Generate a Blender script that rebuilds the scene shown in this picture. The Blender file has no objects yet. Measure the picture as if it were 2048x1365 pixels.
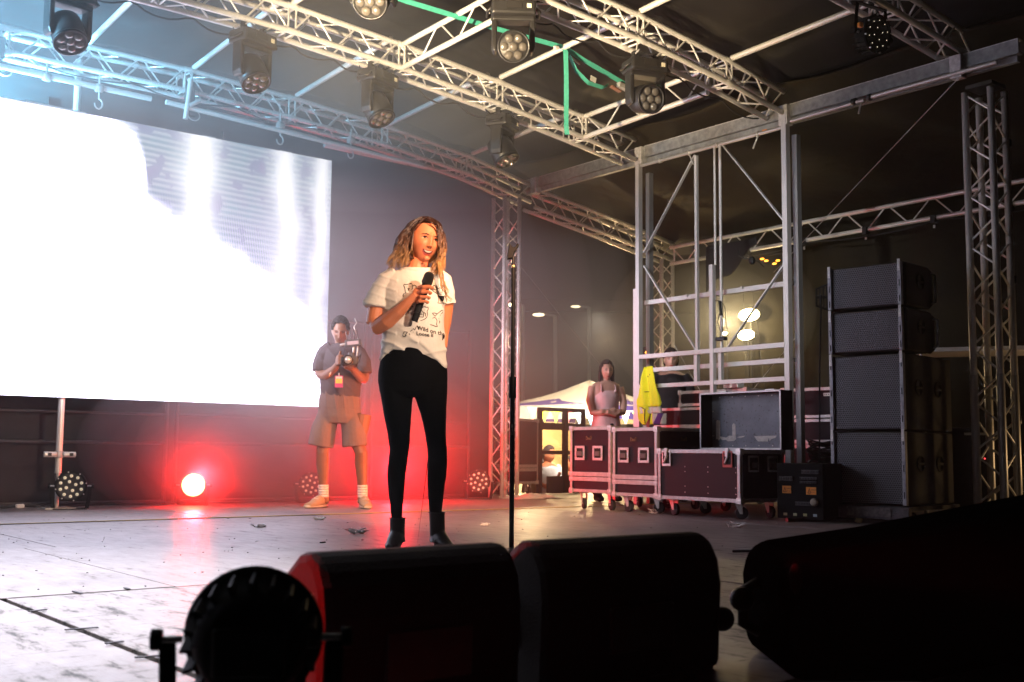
import bpy, math, random
from mathutils import Vector, Matrix, Euler, noise
from mathutils.bvhtree import BVHTree
R = math.radians
random.seed(7)
SC = bpy.context.scene
COL = SC.collection
V = Vector

# ------------------------------------------------------------------ camera
cd = bpy.data.cameras.new('camera'); cam = bpy.data.objects.new('camera', cd); COL.objects.link(cam)
cd.sensor_width = 36.0; cd.lens = 2237.67 / 2048 * 36.0
cd.clip_start = 0.05; cd.clip_end = 400
YAW, PITCH, ROLL = R(38.59), R(5.707), R(0.5435)
_f = V((math.sin(YAW) * math.cos(PITCH), math.cos(YAW) * math.cos(PITCH), math.sin(PITCH)))
_r = V((math.cos(YAW), -math.sin(YAW), 0)); _u = _r.cross(_f)
_r2 = _r * math.cos(ROLL) + _u * math.sin(ROLL); _u2 = -_r * math.sin(ROLL) + _u * math.cos(ROLL)
cam.matrix_world = Matrix(((_r2.x, _u2.x, -_f.x, 0.0), (_r2.y, _u2.y, -_f.y, 0.0), (_r2.z, _u2.z, -_f.z, 0.51), (0, 0, 0, 1)))
cd.dof.use_dof = True; cd.dof.focus_distance = 6.0; cd.dof.aperture_fstop = 5.0
SC.camera = cam

# ------------------------------------------------------------------ world, exposure
w = bpy.data.worlds.new('World'); SC.world = w; w.use_nodes = True
nt = w.node_tree; bg = nt.nodes['Background']
sky = nt.nodes.new('ShaderNodeTexSky'); sky.sky_type = 'NISHITA'; sky.sun_disc = False
sky.sun_elevation = R(-6); sky.sun_rotation = R(200)
nt.links.new(sky.outputs[0], bg.inputs[0]); bg.inputs[1].default_value = 0.02
SC.view_settings.view_transform = 'Standard'; SC.view_settings.look = 'None'
SC.view_settings.exposure = 0.0; SC.view_settings.gamma = 1.0
SC.render.engine = 'CYCLES'
cy = SC.cycles
cy.use_denoising = True; cy.max_bounces = 6; cy.diffuse_bounces = 2; cy.glossy_bounces = 3
cy.transmission_bounces = 3; cy.volume_bounces = 0; cy.transparent_max_bounces = 8
cy.sample_clamp_indirect = 4.0; cy.caustics_reflective = False; cy.caustics_refractive = False

# ------------------------------------------------------------------ stage lights (lamps of the show, plus unseen fills added where marked)
def lamp(name, kind, loc, energy, color, aim=None, size=0.1, spot=60, blend=0.6):
    l = bpy.data.lights.new(name, kind); o = bpy.data.objects.new(name, l); COL.objects.link(o)
    o.location = loc; l.energy = energy; l.color = color
    if kind in ('SPOT', 'POINT'): l.shadow_soft_size = size
    if kind == 'SPOT': l.spot_size = R(spot); l.spot_blend = blend
    if kind == 'AREA': l.size = size
    if aim: o.rotation_euler = (V(aim) - V(loc)).to_track_quat('-Z', 'Y').to_euler()
    return o
lamp('front_key_light', 'SPOT', (3.1, -2.4, 3.0), 2850, (1, 0.7, 0.5), (3.45, 5.2, 1.55), .10, 15, .6)
lamp('left_truss_flood', 'SPOT', (1.15, 5.2, 1.5), 5200, (1, 0.76, 0.46), (4.9, 6.8, 4.6), .10, 54, .8)
lamp('blue_uplight', 'SPOT', (2.2, 10.02, 3.1), 900, (0.22, 0.68, 1), (2.5, 9.0, 5.2), .10, 150, .6)
lamp('blue_side_light', 'SPOT', (-0.3, 8.4, 3.2), 4000, (0.28, 0.68, 1), (2.9, 9.0, 4.1), .10, 42, .8)
lamp('lilac_haze_fill', 'SPOT', (-0.6, 8.9, 2.9), 5400, (1, 0.9, 1), (6.4, 9.3, 2.0), .08, 24, .9)  # added beam from outside the frame, brightens the smoke beside the screen
lamp('red_par_spill', 'POINT', (4.14, 9.80, 0.25), 70, (1, 0.01, 0.01), None, .08)
lamp('red_par_beam', 'SPOT', (4.13, 9.78, 0.25), 2400, (1, 0.006, 0.01), (3.6, 4.0, 0.7), .07, 62, .7)
lamp('red_side_par', 'SPOT', (-1.6, 3.2, 0.6), 1500, (1, 0.006, 0.006), (1.02, 1.95, 0.14), .06, 13, .5)
lamp('wing_work_light', 'SPOT', (10.42, 8.92, 2.13), 120, (1, 0.8, 0.42), (11.0, 8.96, 2.05), .06, 128, .9)
lamp('work_light_glow', 'POINT', (10.4, 8.92, 2.14), 14, (1.0, 0.80, 0.42), None, .05)  # added beside the work lights to light the smoke as a halo
lamp('backstage_warm_light', 'SPOT', (10.6, 13.0, 1.9), 250, (1.0, 0.68, 0.34), (7.6, 8.5, 0.0), .1, 60, .7)
lamp('side_lamp_by_near_column', 'POINT', (9.3, 3.7, 0.5), 12, (1, 0.62, 0.28), None, .1)
lamp('left_floor_fill', 'SPOT', (0.5, 4.2, 4.2), 2000, (0.95, 0.96, 1), (0.8, 4.1, 0), .15, 66, .9)  # added overhead fill that whitens the near left deck
lamp('red_curtain_fill', 'POINT', (6.3, 9.8, .35), 220, (1, 0.012, 0.02), None, .1)  # added red fill behind the cameraman, no par is lit there
lamp('red_cross_fill', 'SPOT', (6.6, 7.2, .35), 620, (1.0, 0.16, 0.05), (5.2, 8.95, .75), .1, 46, .8)  # added fill that reddens the cameraman and the smoke near him
lamp('rear_warm_wash', 'SPOT', (2.0, 0.5, 3.9), 5200, (1, 0.5, 0.28), (5.9, 8.4, .2), .1, 26, .8)
lamp('tower_fill', 'SPOT', (0.6, 4.2, 3.2), 1500, (1, 0.96, 0.9), (8.3, 7.2, 2.2), .12, 24, .8)  # unseen fill added to brighten the scaffold tower

# ------------------------------------------------------------------ materials
MATS = {}
def mat(key, color, rough=.6, metal=0., spec=.5, vary=0., vscale=8., bump=0., bscale=40., emit=None, estr=0., coat=0.):
    m = bpy.data.materials.new(key); m.use_nodes = True; n = m.node_tree; b = n.nodes['Principled BSDF']
    b.inputs['Base Color'].default_value = (*color, 1); b.inputs['Roughness'].default_value = rough
    b.inputs['Metallic'].default_value = metal; b.inputs['Specular IOR Level'].default_value = spec
    b.inputs['Coat Weight'].default_value = coat
    tc = n.nodes.new('ShaderNodeTexCoord')
    if vary:
        t = n.nodes.new('ShaderNodeTexNoise'); t.inputs['Scale'].default_value = vscale; t.inputs['Detail'].default_value = 5
        n.links.new(tc.outputs['Object'], t.inputs['Vector'])
        r = n.nodes.new('ShaderNodeMapRange'); r.inputs[1].default_value = .3; r.inputs[2].default_value = .7
        r.inputs[3].default_value = 1 - vary; r.inputs[4].default_value = 1 + vary
        n.links.new(t.outputs[0], r.inputs[0])
        mx = n.nodes.new('ShaderNodeVectorMath'); mx.operation = 'SCALE'; mx.inputs[0].default_value = color
        n.links.new(r.outputs[0], mx.inputs['Scale']); n.links.new(mx.outputs[0], b.inputs['Base Color'])
        r2 = n.nodes.new('ShaderNodeMapRange'); r2.inputs[3].default_value = max(.03, rough - .12); r2.inputs[4].default_value = min(1, rough + .12)
        n.links.new(t.outputs[0], r2.inputs[0]); n.links.new(r2.outputs[0], b.inputs['Roughness'])
    if bump:
        t = n.nodes.new('ShaderNodeTexNoise'); t.inputs['Scale'].default_value = bscale; t.inputs['Detail'].default_value = 6
        n.links.new(tc.outputs['Object'], t.inputs['Vector'])
        bp = n.nodes.new('ShaderNodeBump'); bp.inputs['Strength'].default_value = bump; bp.inputs['Distance'].default_value = .02
        n.links.new(t.outputs[0], bp.inputs['Height']); n.links.new(bp.outputs[0], b.inputs['Normal'])
    if emit:
        b.inputs['Emission Color'].default_value = (*emit, 1); b.inputs['Emission Strength'].default_value = estr
    MATS[key] = m; return m
alu = mat('aluminium', (.84, .82, .79), .34, .30, vary=.06, vscale=14)
galv = mat('galvanised', (.66, .66, .68), .5, .2, vary=.28, vscale=26, bump=.1, bscale=60)
galv_d = mat('galvanised_dull', (.30, .31, .32), .6, .4, vary=.3, vscale=18)
steel = mat('steel', (.60, .59, .57), .4, .5, vary=.15)
blk = mat('black_plastic', (.012, .012, .013), .55, spec=.3, vary=.2, bump=.05, bscale=200)
blkm = mat('black_metal', (.022, .022, .024), .38, .2, vary=.2)
blkw = mat('black_painted_wood', (.02, .02, .021), .6, vary=.25, vscale=10, bump=.15, bscale=120)
lens_m = mat('lens', (.75, .72, .62), .1, .6)
lens_w = mat('par_lens', (.85, .82, .68), .25, .0, emit=(1., .88, .6), estr=.28)  # faint emission put in so the unlit lenses look bright
lens_k = mat('unlit_par_lens', (.03, .03, .028), .12, spec=.6)
par_k = mat('par_black', (.005, .005, .005), .7, spec=.12)
lens_hot = mat('par_lens_lit', (1, .3, .2), .3, emit=(1.0, .11, .045), estr=170)
rubber = mat('rubber', (.02, .02, .023), .8, vary=.3, vscale=30)
white_p = mat('white_plastic', (.78, .78, .76), .5)
orange = mat('orange_label', (.85, .28, .02), .5)
ink = mat('ink', (.012, .01, .01), .8)
cloth_roof = mat('roof_tarpaulin', (.013, .012, .012), .62, spec=.18, vary=.35, vscale=1.6, bump=.4, bscale=3.2)
cloth_wing = mat('olive_tarpaulin', (.020, .016, .009), .75, spec=.1, vary=.25, vscale=2.5, bump=.5, bscale=5)
scrim = mat('black_scrim', (.016, .0145, .015), .9, vary=.45, vscale=3.2, bump=.5, bscale=2.2)
laminate = mat('case_laminate', (.013, .006, .0105), .55, spec=.28, vary=.2, vscale=30, bump=.25, bscale=260)
edge_m = mat('case_edging', (.50, .48, .47), .42, .5, vary=.18, vscale=20)
skin_w = mat('skin_warm', (.64, .215, .10), .5, vary=.07, vscale=12)
skin_d = mat('skin_brown', (.20, .095, .055), .5, vary=.08, vscale=12)
skin_l = mat('skin_pale', (.50, .30, .22), .5, vary=.06)
for m in (skin_w, skin_l):
    b = m.node_tree.nodes['Principled BSDF']; b.inputs['Subsurface Weight'].default_value = .08; b.inputs['Subsurface Radius'].default_value = (.01, .004, .002)
teal = mat('teal_webbing', (.05, .36, .27), .7, vary=.15, vscale=40)
hull = mat('marquee_canvas', (.72, .66, .52), .8, vary=.08, vscale=2)
pvc_white = mat('white_sheet', (.7, .68, .62), .7, vary=.1, vscale=6, bump=.4, bscale=12)

# ------------------------------------------------------------------ mesh helpers
def ptag(o, label=None, cat=None, group=None, kind=None):
    if label: o['label'] = label
    if cat: o['category'] = cat
    if group: o['group'] = group
    if kind: o['kind'] = kind
    return o
def thing(name, label, cat, loc=(0, 0, 0), rotz=0., group=None, rot=None):
    o = bpy.data.objects.new(name, None); COL.objects.link(o); o.empty_display_size = .1
    o.location = loc; o.rotation_euler = rot if rot else (0, 0, rotz)
    return ptag(o, label, cat, group)
def frames(pts):
    pts = [V(p) for p in pts]; T = []
    for i in range(len(pts)):
        a = pts[max(0, i - 1)]; b = pts[min(len(pts) - 1, i + 1)]
        t = b - a
        T.append(t.normalized() if t.length > 1e-9 else V((0, 0, 1)))
    up = V((0, 0, 1)) if abs(T[0].z) < .9 else V((0, 1, 0))
    n = (up - T[0] * up.dot(T[0])).normalized(); N = [n]
    for i in range(1, len(pts)):
        n = N[-1] - T[i] * N[-1].dot(T[i]); N.append(n.normalized() if n.length > 1e-6 else N[-1])
    return pts, T, N
class MB:
    def __init__(s): s.v = []; s.f = []
    def add(s, vs, fs):
        o = len(s.v); s.v += [tuple(v) for v in vs]; s.f += [tuple(i + o for i in f) for f in fs]; return s
    def box(s, c, d, rot=None):
        c = V(c); hx, hy, hz = d[0] / 2, d[1] / 2, d[2] / 2
        vs = [V((x, y, z)) for x in (-hx, hx) for y in (-hy, hy) for z in (-hz, hz)]
        if rot is not None:
            M = rot if isinstance(rot, Matrix) else Euler(rot).to_matrix()
            vs = [M @ v for v in vs]
        return s.add([v + c for v in vs], [(0, 1, 3, 2), (4, 6, 7, 5), (0, 4, 5, 1), (2, 3, 7, 6), (0, 2, 6, 4), (1, 5, 7, 3)])
    def rings(s, rings, caps=True):
        n = len(rings[0]); o = len(s.v)
        for r in rings: s.v += [tuple(p) for p in r]
        for i in range(len(rings) - 1):
            for j in range(n):
                a = o + i * n + j; b = o + i * n + (j + 1) % n
                s.f.append((a, b, b + n, a + n))
        if caps:
            s.f.append(tuple(o + j for j in reversed(range(n)))); s.f.append(tuple(o + (len(rings) - 1) * n + j for j in range(n)))
        return s
    def tube(s, pts, r, n=8, caps=True, flat=None):
        pts, T, N = frames(pts); rr = r if isinstance(r, (list, tuple)) else [r] * len(pts); out = []
        for i, p in enumerate(pts):
            B = T[i].cross(N[i]); ra = rr[i]; rb = ra
            if isinstance(ra, (list, tuple)): ra, rb = ra
            out.append([p + N[i] * ra * math.cos(2 * math.pi * k / n) + B * rb * math.sin(2 * math.pi * k / n) for k in range(n)])
        return s.rings(out, caps)
    def ell(s, c, r, nu=16, nv=10, rot=None):
        c = V(c); M = Euler(rot).to_matrix() if rot else Matrix.Identity(3)
        if not isinstance(r, (list, tuple)): r = (r, r, r)
        rings = []
        for i in range(nv + 1):
            t = -math.pi / 2 + math.pi * (i + .0001) / (nv + .0002)
            rings.append([c + M @ V((r[0] * math.cos(t) * math.cos(2 * math.pi * k / nu), r[1] * math.cos(t) * math.sin(2 * math.pi * k / nu), r[2] * math.sin(t))) for k in range(nu)])
        return s.rings(rings)
    def prism(s, poly, y0, y1, fn=None):      # polygon in x,z extruded along y
        fn = fn or (lambda x, y, z: (x, y, z)); n = len(poly)
        vs = [fn(x, y0, z) for x, z in poly] + [fn(x, y1, z) for x, z in poly]
        fs = [tuple(range(n)), tuple(reversed(range(n, 2 * n)))] + [(i, i + n, (i + 1) % n + n, (i + 1) % n) for i in range(n)]
        return s.add(vs, fs)
    def lathe(s, prof, c=(0, 0, 0), n=20, axis=None):   # prof: (radius, height)
        c = V(c); M = axis.to_track_quat('Z', 'Y').to_matrix() if axis is not None else Matrix.Identity(3)
        return s.rings([[c + M @ V((r * math.cos(2 * math.pi * k / n), r * math.sin(2 * math.pi * k / n), h)) for k in range(n)] for r, h in prof])
    def grid(s, fn, nu, nv):
        o = len(s.v)
        for j in range(nv + 1):
            for i in range(nu + 1): s.v.append(tuple(fn(i / nu, j / nv)))
        for j in range(nv):
            for i in range(nu):
                a = o + j * (nu + 1) + i; s.f.append((a, a + 1, a + nu + 2, a + nu + 1))
        return s
    def mesh(s, name, m, smooth=False):
        me = bpy.data.meshes.new(name); me.from_pydata(s.v, [], s.f); me.update()
        for mm in (m if isinstance(m, (list, tuple)) else [m]): me.materials.append(mm)
        if smooth: me.polygons.foreach_set('use_smooth', [True] * len(me.polygons))
        return me
    def build(s, name, m, parent=None, smooth=False, bevel=0., solid=0.):
        o = bpy.data.objects.new(name, s.mesh(name, m, smooth)); COL.objects.link(o)
        if parent: o.parent = parent
        if solid:
            md = o.modifiers.new('solid', 'SOLIDIFY'); md.thickness = solid
        if bevel:
            md = o.modifiers.new('bevel', 'BEVEL'); md.width = bevel; md.segments = 2; md.limit_method = 'ANGLE'
        return o
def boxo(name, m, c, d, parent=None, rot=None, bevel=0.):
    o = MB().box((0, 0, 0), d).build(name, m, parent, bevel=bevel); o.location = c
    if rot: o.rotation_euler = rot
    return o
_unit = {}
def bar(name, m, a, b, r, parent=None, square=False, n=12):
    a = V(a); b = V(b); key = (m.name, square, n, name)
    if key not in _unit:
        if square: _unit[key] = MB().box((0, 0, 0), (2, 2, 1)).mesh(name, m)
        else: _unit[key] = MB().tube([(0, 0, -.5), (0, 0, .5)], 1, n).mesh(name, m, False)
        if not square:
            me = _unit[key]
            for p in me.polygons: p.use_smooth = len(p.vertices) == 4
    o = bpy.data.objects.new(name, _unit[key]); COL.objects.link(o)
    o.location = (a + b) / 2; d = b - a
    o.rotation_euler = d.to_track_quat('Z', 'Y').to_euler(); rx = r if not isinstance(r, tuple) else r[0]; ry = r if not isinstance(r, tuple) else r[1]
    o.scale = (rx, ry, d.length)
    if parent: o.parent = parent
    return o
def kids(o): return [c for c in bpy.data.objects if c.parent == o]
def copy_tree(o, loc=None, rot=None, label=None, parent=None, tree=None):
    c = o.copy(); COL.objects.link(c)
    if parent: c.parent = parent
    if loc is not None: c.location = loc
    if rot is not None: c.rotation_euler = rot
    if label: c['label'] = label
    for ch in kids(o): copy_tree(ch, parent=c)
    return c
def remesh(mb, name, m, parent, voxel=.004, smooth=3, fac=.5):
    me = mb.mesh(name, m); o = bpy.data.objects.new(name, me); COL.objects.link(o)
    md = o.modifiers.new('r', 'REMESH'); md.mode = 'VOXEL'; md.voxel_size = voxel; md.use_smooth_shade = True
    if smooth:
        sm = o.modifiers.new('s', 'SMOOTH'); sm.factor = fac; sm.iterations = smooth
    dg = bpy.context.evaluated_depsgraph_get(); dg.update()
    me2 = bpy.data.meshes.new_from_object(o.evaluated_get(dg)); o.modifiers.clear(); o.data = me2
    me2.polygons.foreach_set('use_smooth', [True] * len(me2.polygons))
    if len(me2.materials) == 0: me2.materials.append(m)
    if parent: o.parent = parent
    return o
def displace(o, fn):
    me = o.data; ns = [v.normal.copy() for v in me.vertices]
    for v, n in zip(me.vertices, ns): v.co = v.co + n * fn(v.co, n)
    me.update()
def bvh(o): return BVHTree.FromPolygons([v.co.copy() for v in o.data.vertices], [tuple(p.vertices) for p in o.data.polygons])
def text_mesh(txt, size, bold=0.):
    c = bpy.data.curves.new('t', 'FONT'); c.body = txt; c.size = size; c.resolution_u = 3; c.offset = bold
    o = bpy.data.objects.new('t', c); COL.objects.link(o); dg = bpy.context.evaluated_depsgraph_get()
    me = bpy.data.meshes.new_from_object(o.evaluated_get(dg)); vs = [v.co.copy() for v in me.vertices]; fs = [tuple(p.vertices) for p in me.polygons]
    bpy.data.objects.remove(o); return vs, fs
# ================================================================== SETTING
def struct(o): o['kind'] = 'structure'; return o
# ground beyond and under the stage
g = MB().grid(lambda u, v: (-30 + 90 * u, -12 + 72 * v, -1.1 + .02 * noise.noise(V((u * 40, v * 40, 0)))), 40, 40).build('ground', mat('night_ground', (.05, .047, .04), .9, vary=.4, vscale=1.2, bump=.5, bscale=8))
struct(g)
# stage deck: separate sheets laid on a substructure
def deck_material(name, base, scuff, mesh_fac, rough, th=0.):
    m = bpy.data.materials.new(name); m.use_nodes = True; n = m.node_tree; L = n.links; b = n.nodes['Principled BSDF']
    geo = n.nodes.new('ShaderNodeNewGeometry')
    def noi(sc, det=6, stretch=(1, 1, 1), rough_=.6):
        mp = n.nodes.new('ShaderNodeMapping'); mp.inputs['Scale'].default_value = stretch; L.new(geo.outputs['Position'], mp.inputs[0])
        t = n.nodes.new('ShaderNodeTexNoise'); t.inputs['Scale'].default_value = sc; t.inputs['Detail'].default_value = det; t.inputs['Roughness'].default_value = rough_
        L.new(mp.outputs[0], t.inputs['Vector']); return t
    def ramp(src, lo, hi, a, c):
        r = n.nodes.new('ShaderNodeMapRange'); r.inputs[1].default_value = lo; r.inputs[2].default_value = hi; r.inputs[3].default_value = a; r.inputs[4].default_value = c
        L.new(src, r.inputs[0]); return r
    big = noi(1.1, 4); scr = noi(5, 8, (3.2, .8, 1), .75); fine = noi(38, 4); scr2 = noi(9, 8, (.7, 3.6, 1), .78)
    mixv = ramp(big.outputs[0], .35, .65, .75, 1.2)
    s1 = ramp(scr.outputs[0], .54 + th, .64 + th, 0, 1); s2 = ramp(scr2.outputs[0], .57 + th, .65 + th, 0, 1)
    mx = n.nodes.new('ShaderNodeMath'); mx.operation = 'MAXIMUM'; L.new(s1.outputs[0], mx.inputs[0]); L.new(s2.outputs[0], mx.inputs[1])
    sc = n.nodes.new('ShaderNodeVectorMath'); sc.operation = 'SCALE'; sc.inputs[0].default_value = base; L.new(mixv.outputs[0], sc.inputs['Scale'])
    mc = n.nodes.new('ShaderNodeMixRGB'); mc.inputs[2].default_value = (*scuff, 1); L.new(mx.outputs[0], mc.inputs[0]); L.new(sc.outputs[0], mc.inputs[1])
    L.new(mc.outputs[0], b.inputs['Base Color'])
    rr = ramp(scr.outputs[0], .3, .7, rough - .06, rough + .16)
    ad = n.nodes.new('ShaderNodeMath'); ad.operation = 'MULTIPLY_ADD'; ad.inputs[1].default_value = .3; L.new(mx.outputs[0], ad.inputs[0]); L.new(rr.outputs[0], ad.inputs[2]); L.new(ad.outputs[0], b.inputs['Roughness'])
    # pressed anti-slip relief of film-faced ply
    w1 = n.nodes.new('ShaderNodeTexWave'); w1.inputs['Scale'].default_value = 24; w1.bands_direction = 'X'; L.new(geo.outputs['Position'], w1.inputs[0])
    w2 = n.nodes.new('ShaderNodeTexWave'); w2.inputs['Scale'].default_value = 24; w2.bands_direction = 'Y'; L.new(geo.outputs['Position'], w2.inputs[0])
    mu = n.nodes.new('ShaderNodeMath'); mu.operation = 'MULTIPLY'; L.new(w1.outputs['Fac'], mu.inputs[0]); L.new(w2.outputs['Fac'], mu.inputs[1])
    hs = n.nodes.new('ShaderNodeMath'); hs.operation = 'MULTIPLY_ADD'; hs.inputs[1].default_value = mesh_fac; L.new(mu.outputs[0], hs.inputs[0]); L.new(fine.outputs[0], hs.inputs[2])
    bp = n.nodes.new('ShaderNodeBump'); bp.inputs['Strength'].default_value = .15; bp.inputs['Distance'].default_value = .002; L.new(hs.outputs[0], bp.inputs['Height']); L.new(bp.outputs[0], b.inputs['Normal'])
    b.inputs['Specular IOR Level'].default_value = 1.
    return m
deck_m = deck_material('film_faced_ply', (.24, .205, .195), (.035, .034, .04), .9, .40)
deck_far = deck_material('film_faced_ply_smoother', (.235, .20, .19), (.06, .055, .06), 1.3, .40, .05)
fl = MB().box((5.0, 4.9, -.075), (14.4, 12.6, .11)).build('floor', blkw); struct(fl)
xs = [-1.45, 1.07, 1.68, 4.16, 6.64, 9.12, 11.6]; 
rows = [(-1.3, .40, [-1.45, 1.07, 3.55, 6.03, 8.51, 11.6]), (.40, 1.64, [-1.45, .2, 1.07, 3.55, 6.03, 8.51, 11.6]), (1.64, 4.11, [-1.45, 1.07, 3.55, 6.03, 8.51, 11.6]),
        (4.11, 6.1, [-1.45, -.8, 1.68, 4.16, 6.64, 9.12, 11.6]), (6.1, 8.05, [-1.45, -.6, 1.84, 4.28, 6.72, 9.16, 11.6]), (8.05, 11.0, [-1.45, 1.2, 3.64, 6.08, 8.52, 11.6])]
for (y0, y1, xl) in rows:
    for x0, x1 in zip(xl[:-1], xl[1:]):
        gp = .009 if y0 > 4 else .022
        boxo('deck_panel', deck_m if y1 < 4.2 else deck_far, ((x0 + x1) / 2, (y0 + y1) / 2, -.0105 + random.uniform(-.0012, .0012)), (x1 - x0 - gp, y1 - y0 - gp, .02), fl, bevel=.002)
boxo('edge_strip', mat('yellow_edge_tape', (.55, .42, .16), .6, vary=.3), (4.8, 8.05, .0035), (12.4, .03, .004), fl)
for (x, y, L, a) in [(1.075, 3.72, .06, .3), (1.07, 3.28, .09, -.1), (1.065, 3.0, .05, .2), (1.07, 2.75, .08, -.2), (1.32, 4.11, .08, 1.6), (1.5, 4.12, .05, 1.5)]:
    boxo('tape_mark', mat('black_tape%d' % int(x * y * 100), (.012, .012, .013), .5), (x, y, .004), (L, .012, .003), fl, (0, 0, a))

# back curtain: black scrim from roof to deck, with soft folds
def curtain(u, v):
    x = -1.4 + 9.42 * u; z = -.02 + 3.96 * v
    return (x, 10.42 + .035 * math.sin(x * 5.2 + 1.3 * math.sin(x * 1.7)) * (1.1 - v) + .03 * noise.noise(V((x * 1.3, z * 1.1, 3))), z)
bc = MB().grid(curtain, 180, 24).build('back_curtain', scrim, smooth=True)
ptag(bc, 'black scrim curtain closing the back of the stage behind the video screen', 'curtain')
bc.modifiers.new('s', 'SOLIDIFY').thickness = .006
# crowd fence frames standing against the scrim
fm = mat('dark_fence_pipe', (.05, .045, .05), .5, .3)
for i, (x0, x1, lab) in enumerate([(1.55, 4.07, 'dark tubular fence frame against the black scrim, left of the red floor light'), (4.17, 6.23, 'dark tubular fence frame behind the red floor light and the cameraman'), (6.33, 7.62, 'dark tubular fence frame right of the cameraman beside the back truss column')]):
    t = thing('fence_panel', lab, 'fence', ((x0 + x1) / 2, 10.33, 0), group='fence frames along the back of the stage')
    w2 = (x1 - x0) / 2
    for sx in (-1, 1): bar('post', fm, (sx * w2, 0, 0), (sx * w2, 0, 1.9), .019, t)
    for z in (.03, .57, .84, 1.88): bar('rail', fm, (-w2, 0, z), (w2, 0, z), .012 if z != .57 else .016, t)

# roof tarpaulin, arched, sagging between the trusses
def roof_z(x, y):
    a = 4.37 - .0 * x
    if x > 4.6: a -= .020 * (x - 4.6) ** 2.05
    return a + .012 * (6 - y)
def roof(u, v):
    x = -1.6 + 10.1 * u; y = 2.3 + 8.25 * v
    d = .05 * abs(math.sin((x - 4.1) / 1.1 * math.pi)) + .018 * noise.noise(V((x * 2.2, y * 1.6, 0))) + .007 * noise.noise(V((x * 6.5, y * 2.2, 4)))
    d += .03 * math.exp(-((y - 6.4) / .1) ** 2) + .03 * math.exp(-((y - 8.3) / .1) ** 2)
    return (x, y, roof_z(x, y) + d)
rf = MB().grid(roof, 200, 150).build('stage_roof', cloth_roof, smooth=True, solid=.01)
ptag(rf, 'dark grey arched tarpaulin roof stretched over the stage trusses', 'roof')
def wroof(u, v):
    x = 8.32 + 2.9 * u; y = 2.3 + 8.2 * v
    z = 3.98 - .26 * (x - 8.3) + .05 * noise.noise(V((x * 1.2 + y * .5, y * .8, 9))) + .03 * math.sin((x * 1.5 + y * 2.6) * 1.3)
    return (x, y, z)
wr = MB().grid(wroof, 60, 110).build('wing_roof', cloth_wing, smooth=True, solid=.01)
ptag(wr, 'olive brown tarpaulin roof sloping down over the right wing', 'roof')
def wwall(u, v):
    y = 3.2 + 6.75 * u; z = -.05 + 3.35 * v
    return (11.0 + .03 * math.sin(y * 3 + 2 * math.sin(z)) + .04 * noise.noise(V((y * 1.5, z * 1.5, 2))), y, z)
ww = MB().grid(wwall, 120, 50).build('wing_wall', cloth_wing, smooth=True)
ptag(ww, 'olive tarpaulin side wall of the right wing lit by the work lights', 'wall')
bx = MB().box((4.2, 2.25, 4.45), (12, .02, .5)).build('roof_valance', blkm)
ptag(bx, 'black fabric valance along the front edge of the stage roof', 'valance')

# ================================================================== TRUSSES
S = .205
def box_truss(name, label, P, off1, off2, pitch=.42, r=.0245, rb=.0085, group=None, joints=(), cat='truss', mt=None):
    """P: centre line points of one chord; the others lie at off1, off2 and off1+off2 from it."""
    mt = mt or alu
    P = [V(p) for p in P]; o1 = V(off1); o2 = V(off2); base = P[0].copy(); Q = [p - base for p in P]
    t = thing(name, label, cat, base, group=group)
    for off in (V((0, 0, 0)), o1, o2, o1 + o2):
        MB().tube([q + off for q in Q], r, 14).build('chord', mt, t, smooth=True)
    # arc-length walk
    L = [0]
    for a, b in zip(Q[:-1], Q[1:]): L.append(L[-1] + (b - a).length)
    def at(s):
        for i in range(len(Q) - 1):
            if s <= L[i + 1] or i == len(Q) - 2:
                return Q[i].lerp(Q[i + 1], (s - L[i]) / (L[i + 1] - L[i]))
    n = max(1, int(L[-1] / pitch)); p = L[-1] / n
    faces = [(V((0, 0, 0)), o2, 0), (o1, o1 + o2, .5), (V((0, 0, 0)), o1, .25), (o2, o1 + o2, .75)]
    for (A, B, ph) in faces:
        for k in range(n):
            s0 = (k + (ph * .3 if ph else 0)) * p
            if s0 + p > L[-1] + .02: s0 = L[-1] - p
            bar('brace', mt, at(s0 + .04 * p) + B, at(s0 + .46 * p) + A, rb, t, n=6)
            bar('brace', mt, at(s0 + .54 * p) + A, at(s0 + .96 * p) + B, rb, t, n=6)
    for j in joints:
        q = at(j)
        for d in (-.035, .035):
            q2 = at(max(0, min(L[-1], j + d)))
            for (A, B) in ((V((0, 0, 0)), o2), (o1, o1 + o2), (V((0, 0, 0)), o1), (o2, o1 + o2)): bar('joint_bar', mt, q2 + A, q2 + B, rb * 1.1, t, n=6)
        for off in (V((0, 0, 0)), o1, o2, o1 + o2): bar('joint_sleeve', mt, q + off - (at(j + .05) - q), q + off + (at(j + .05) - q), r * 1.12, t, n=12)
    return t
def ladder(name, label, a, b, drop, pitch=.42, r=.0245, rb=.0085, group=None):
    a = V(a); b = V(b); d = V(drop); t = thing(name, label, 'truss', a, group=group); e = b - a
    bar('chord', alu, (0, 0, 0), e, r, t); bar('chord', alu, d, e + d, r, t)
    n = max(1, int(e.length / pitch))
    for k in range(n):
        bar('brace', alu, e * ((k + .04) / n), e * ((k + .46) / n) + d, rb, t, n=6)
        bar('brace', alu, e * ((k + .54) / n) + d, e * ((k + .96) / n), rb, t, n=6)
    for f in (.01, .99): bar('brace', alu, e * f, e * f + d, rb * 1.4, t, n=6)
    return t
TG = 'aluminium roof trusses across the stage'
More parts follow.
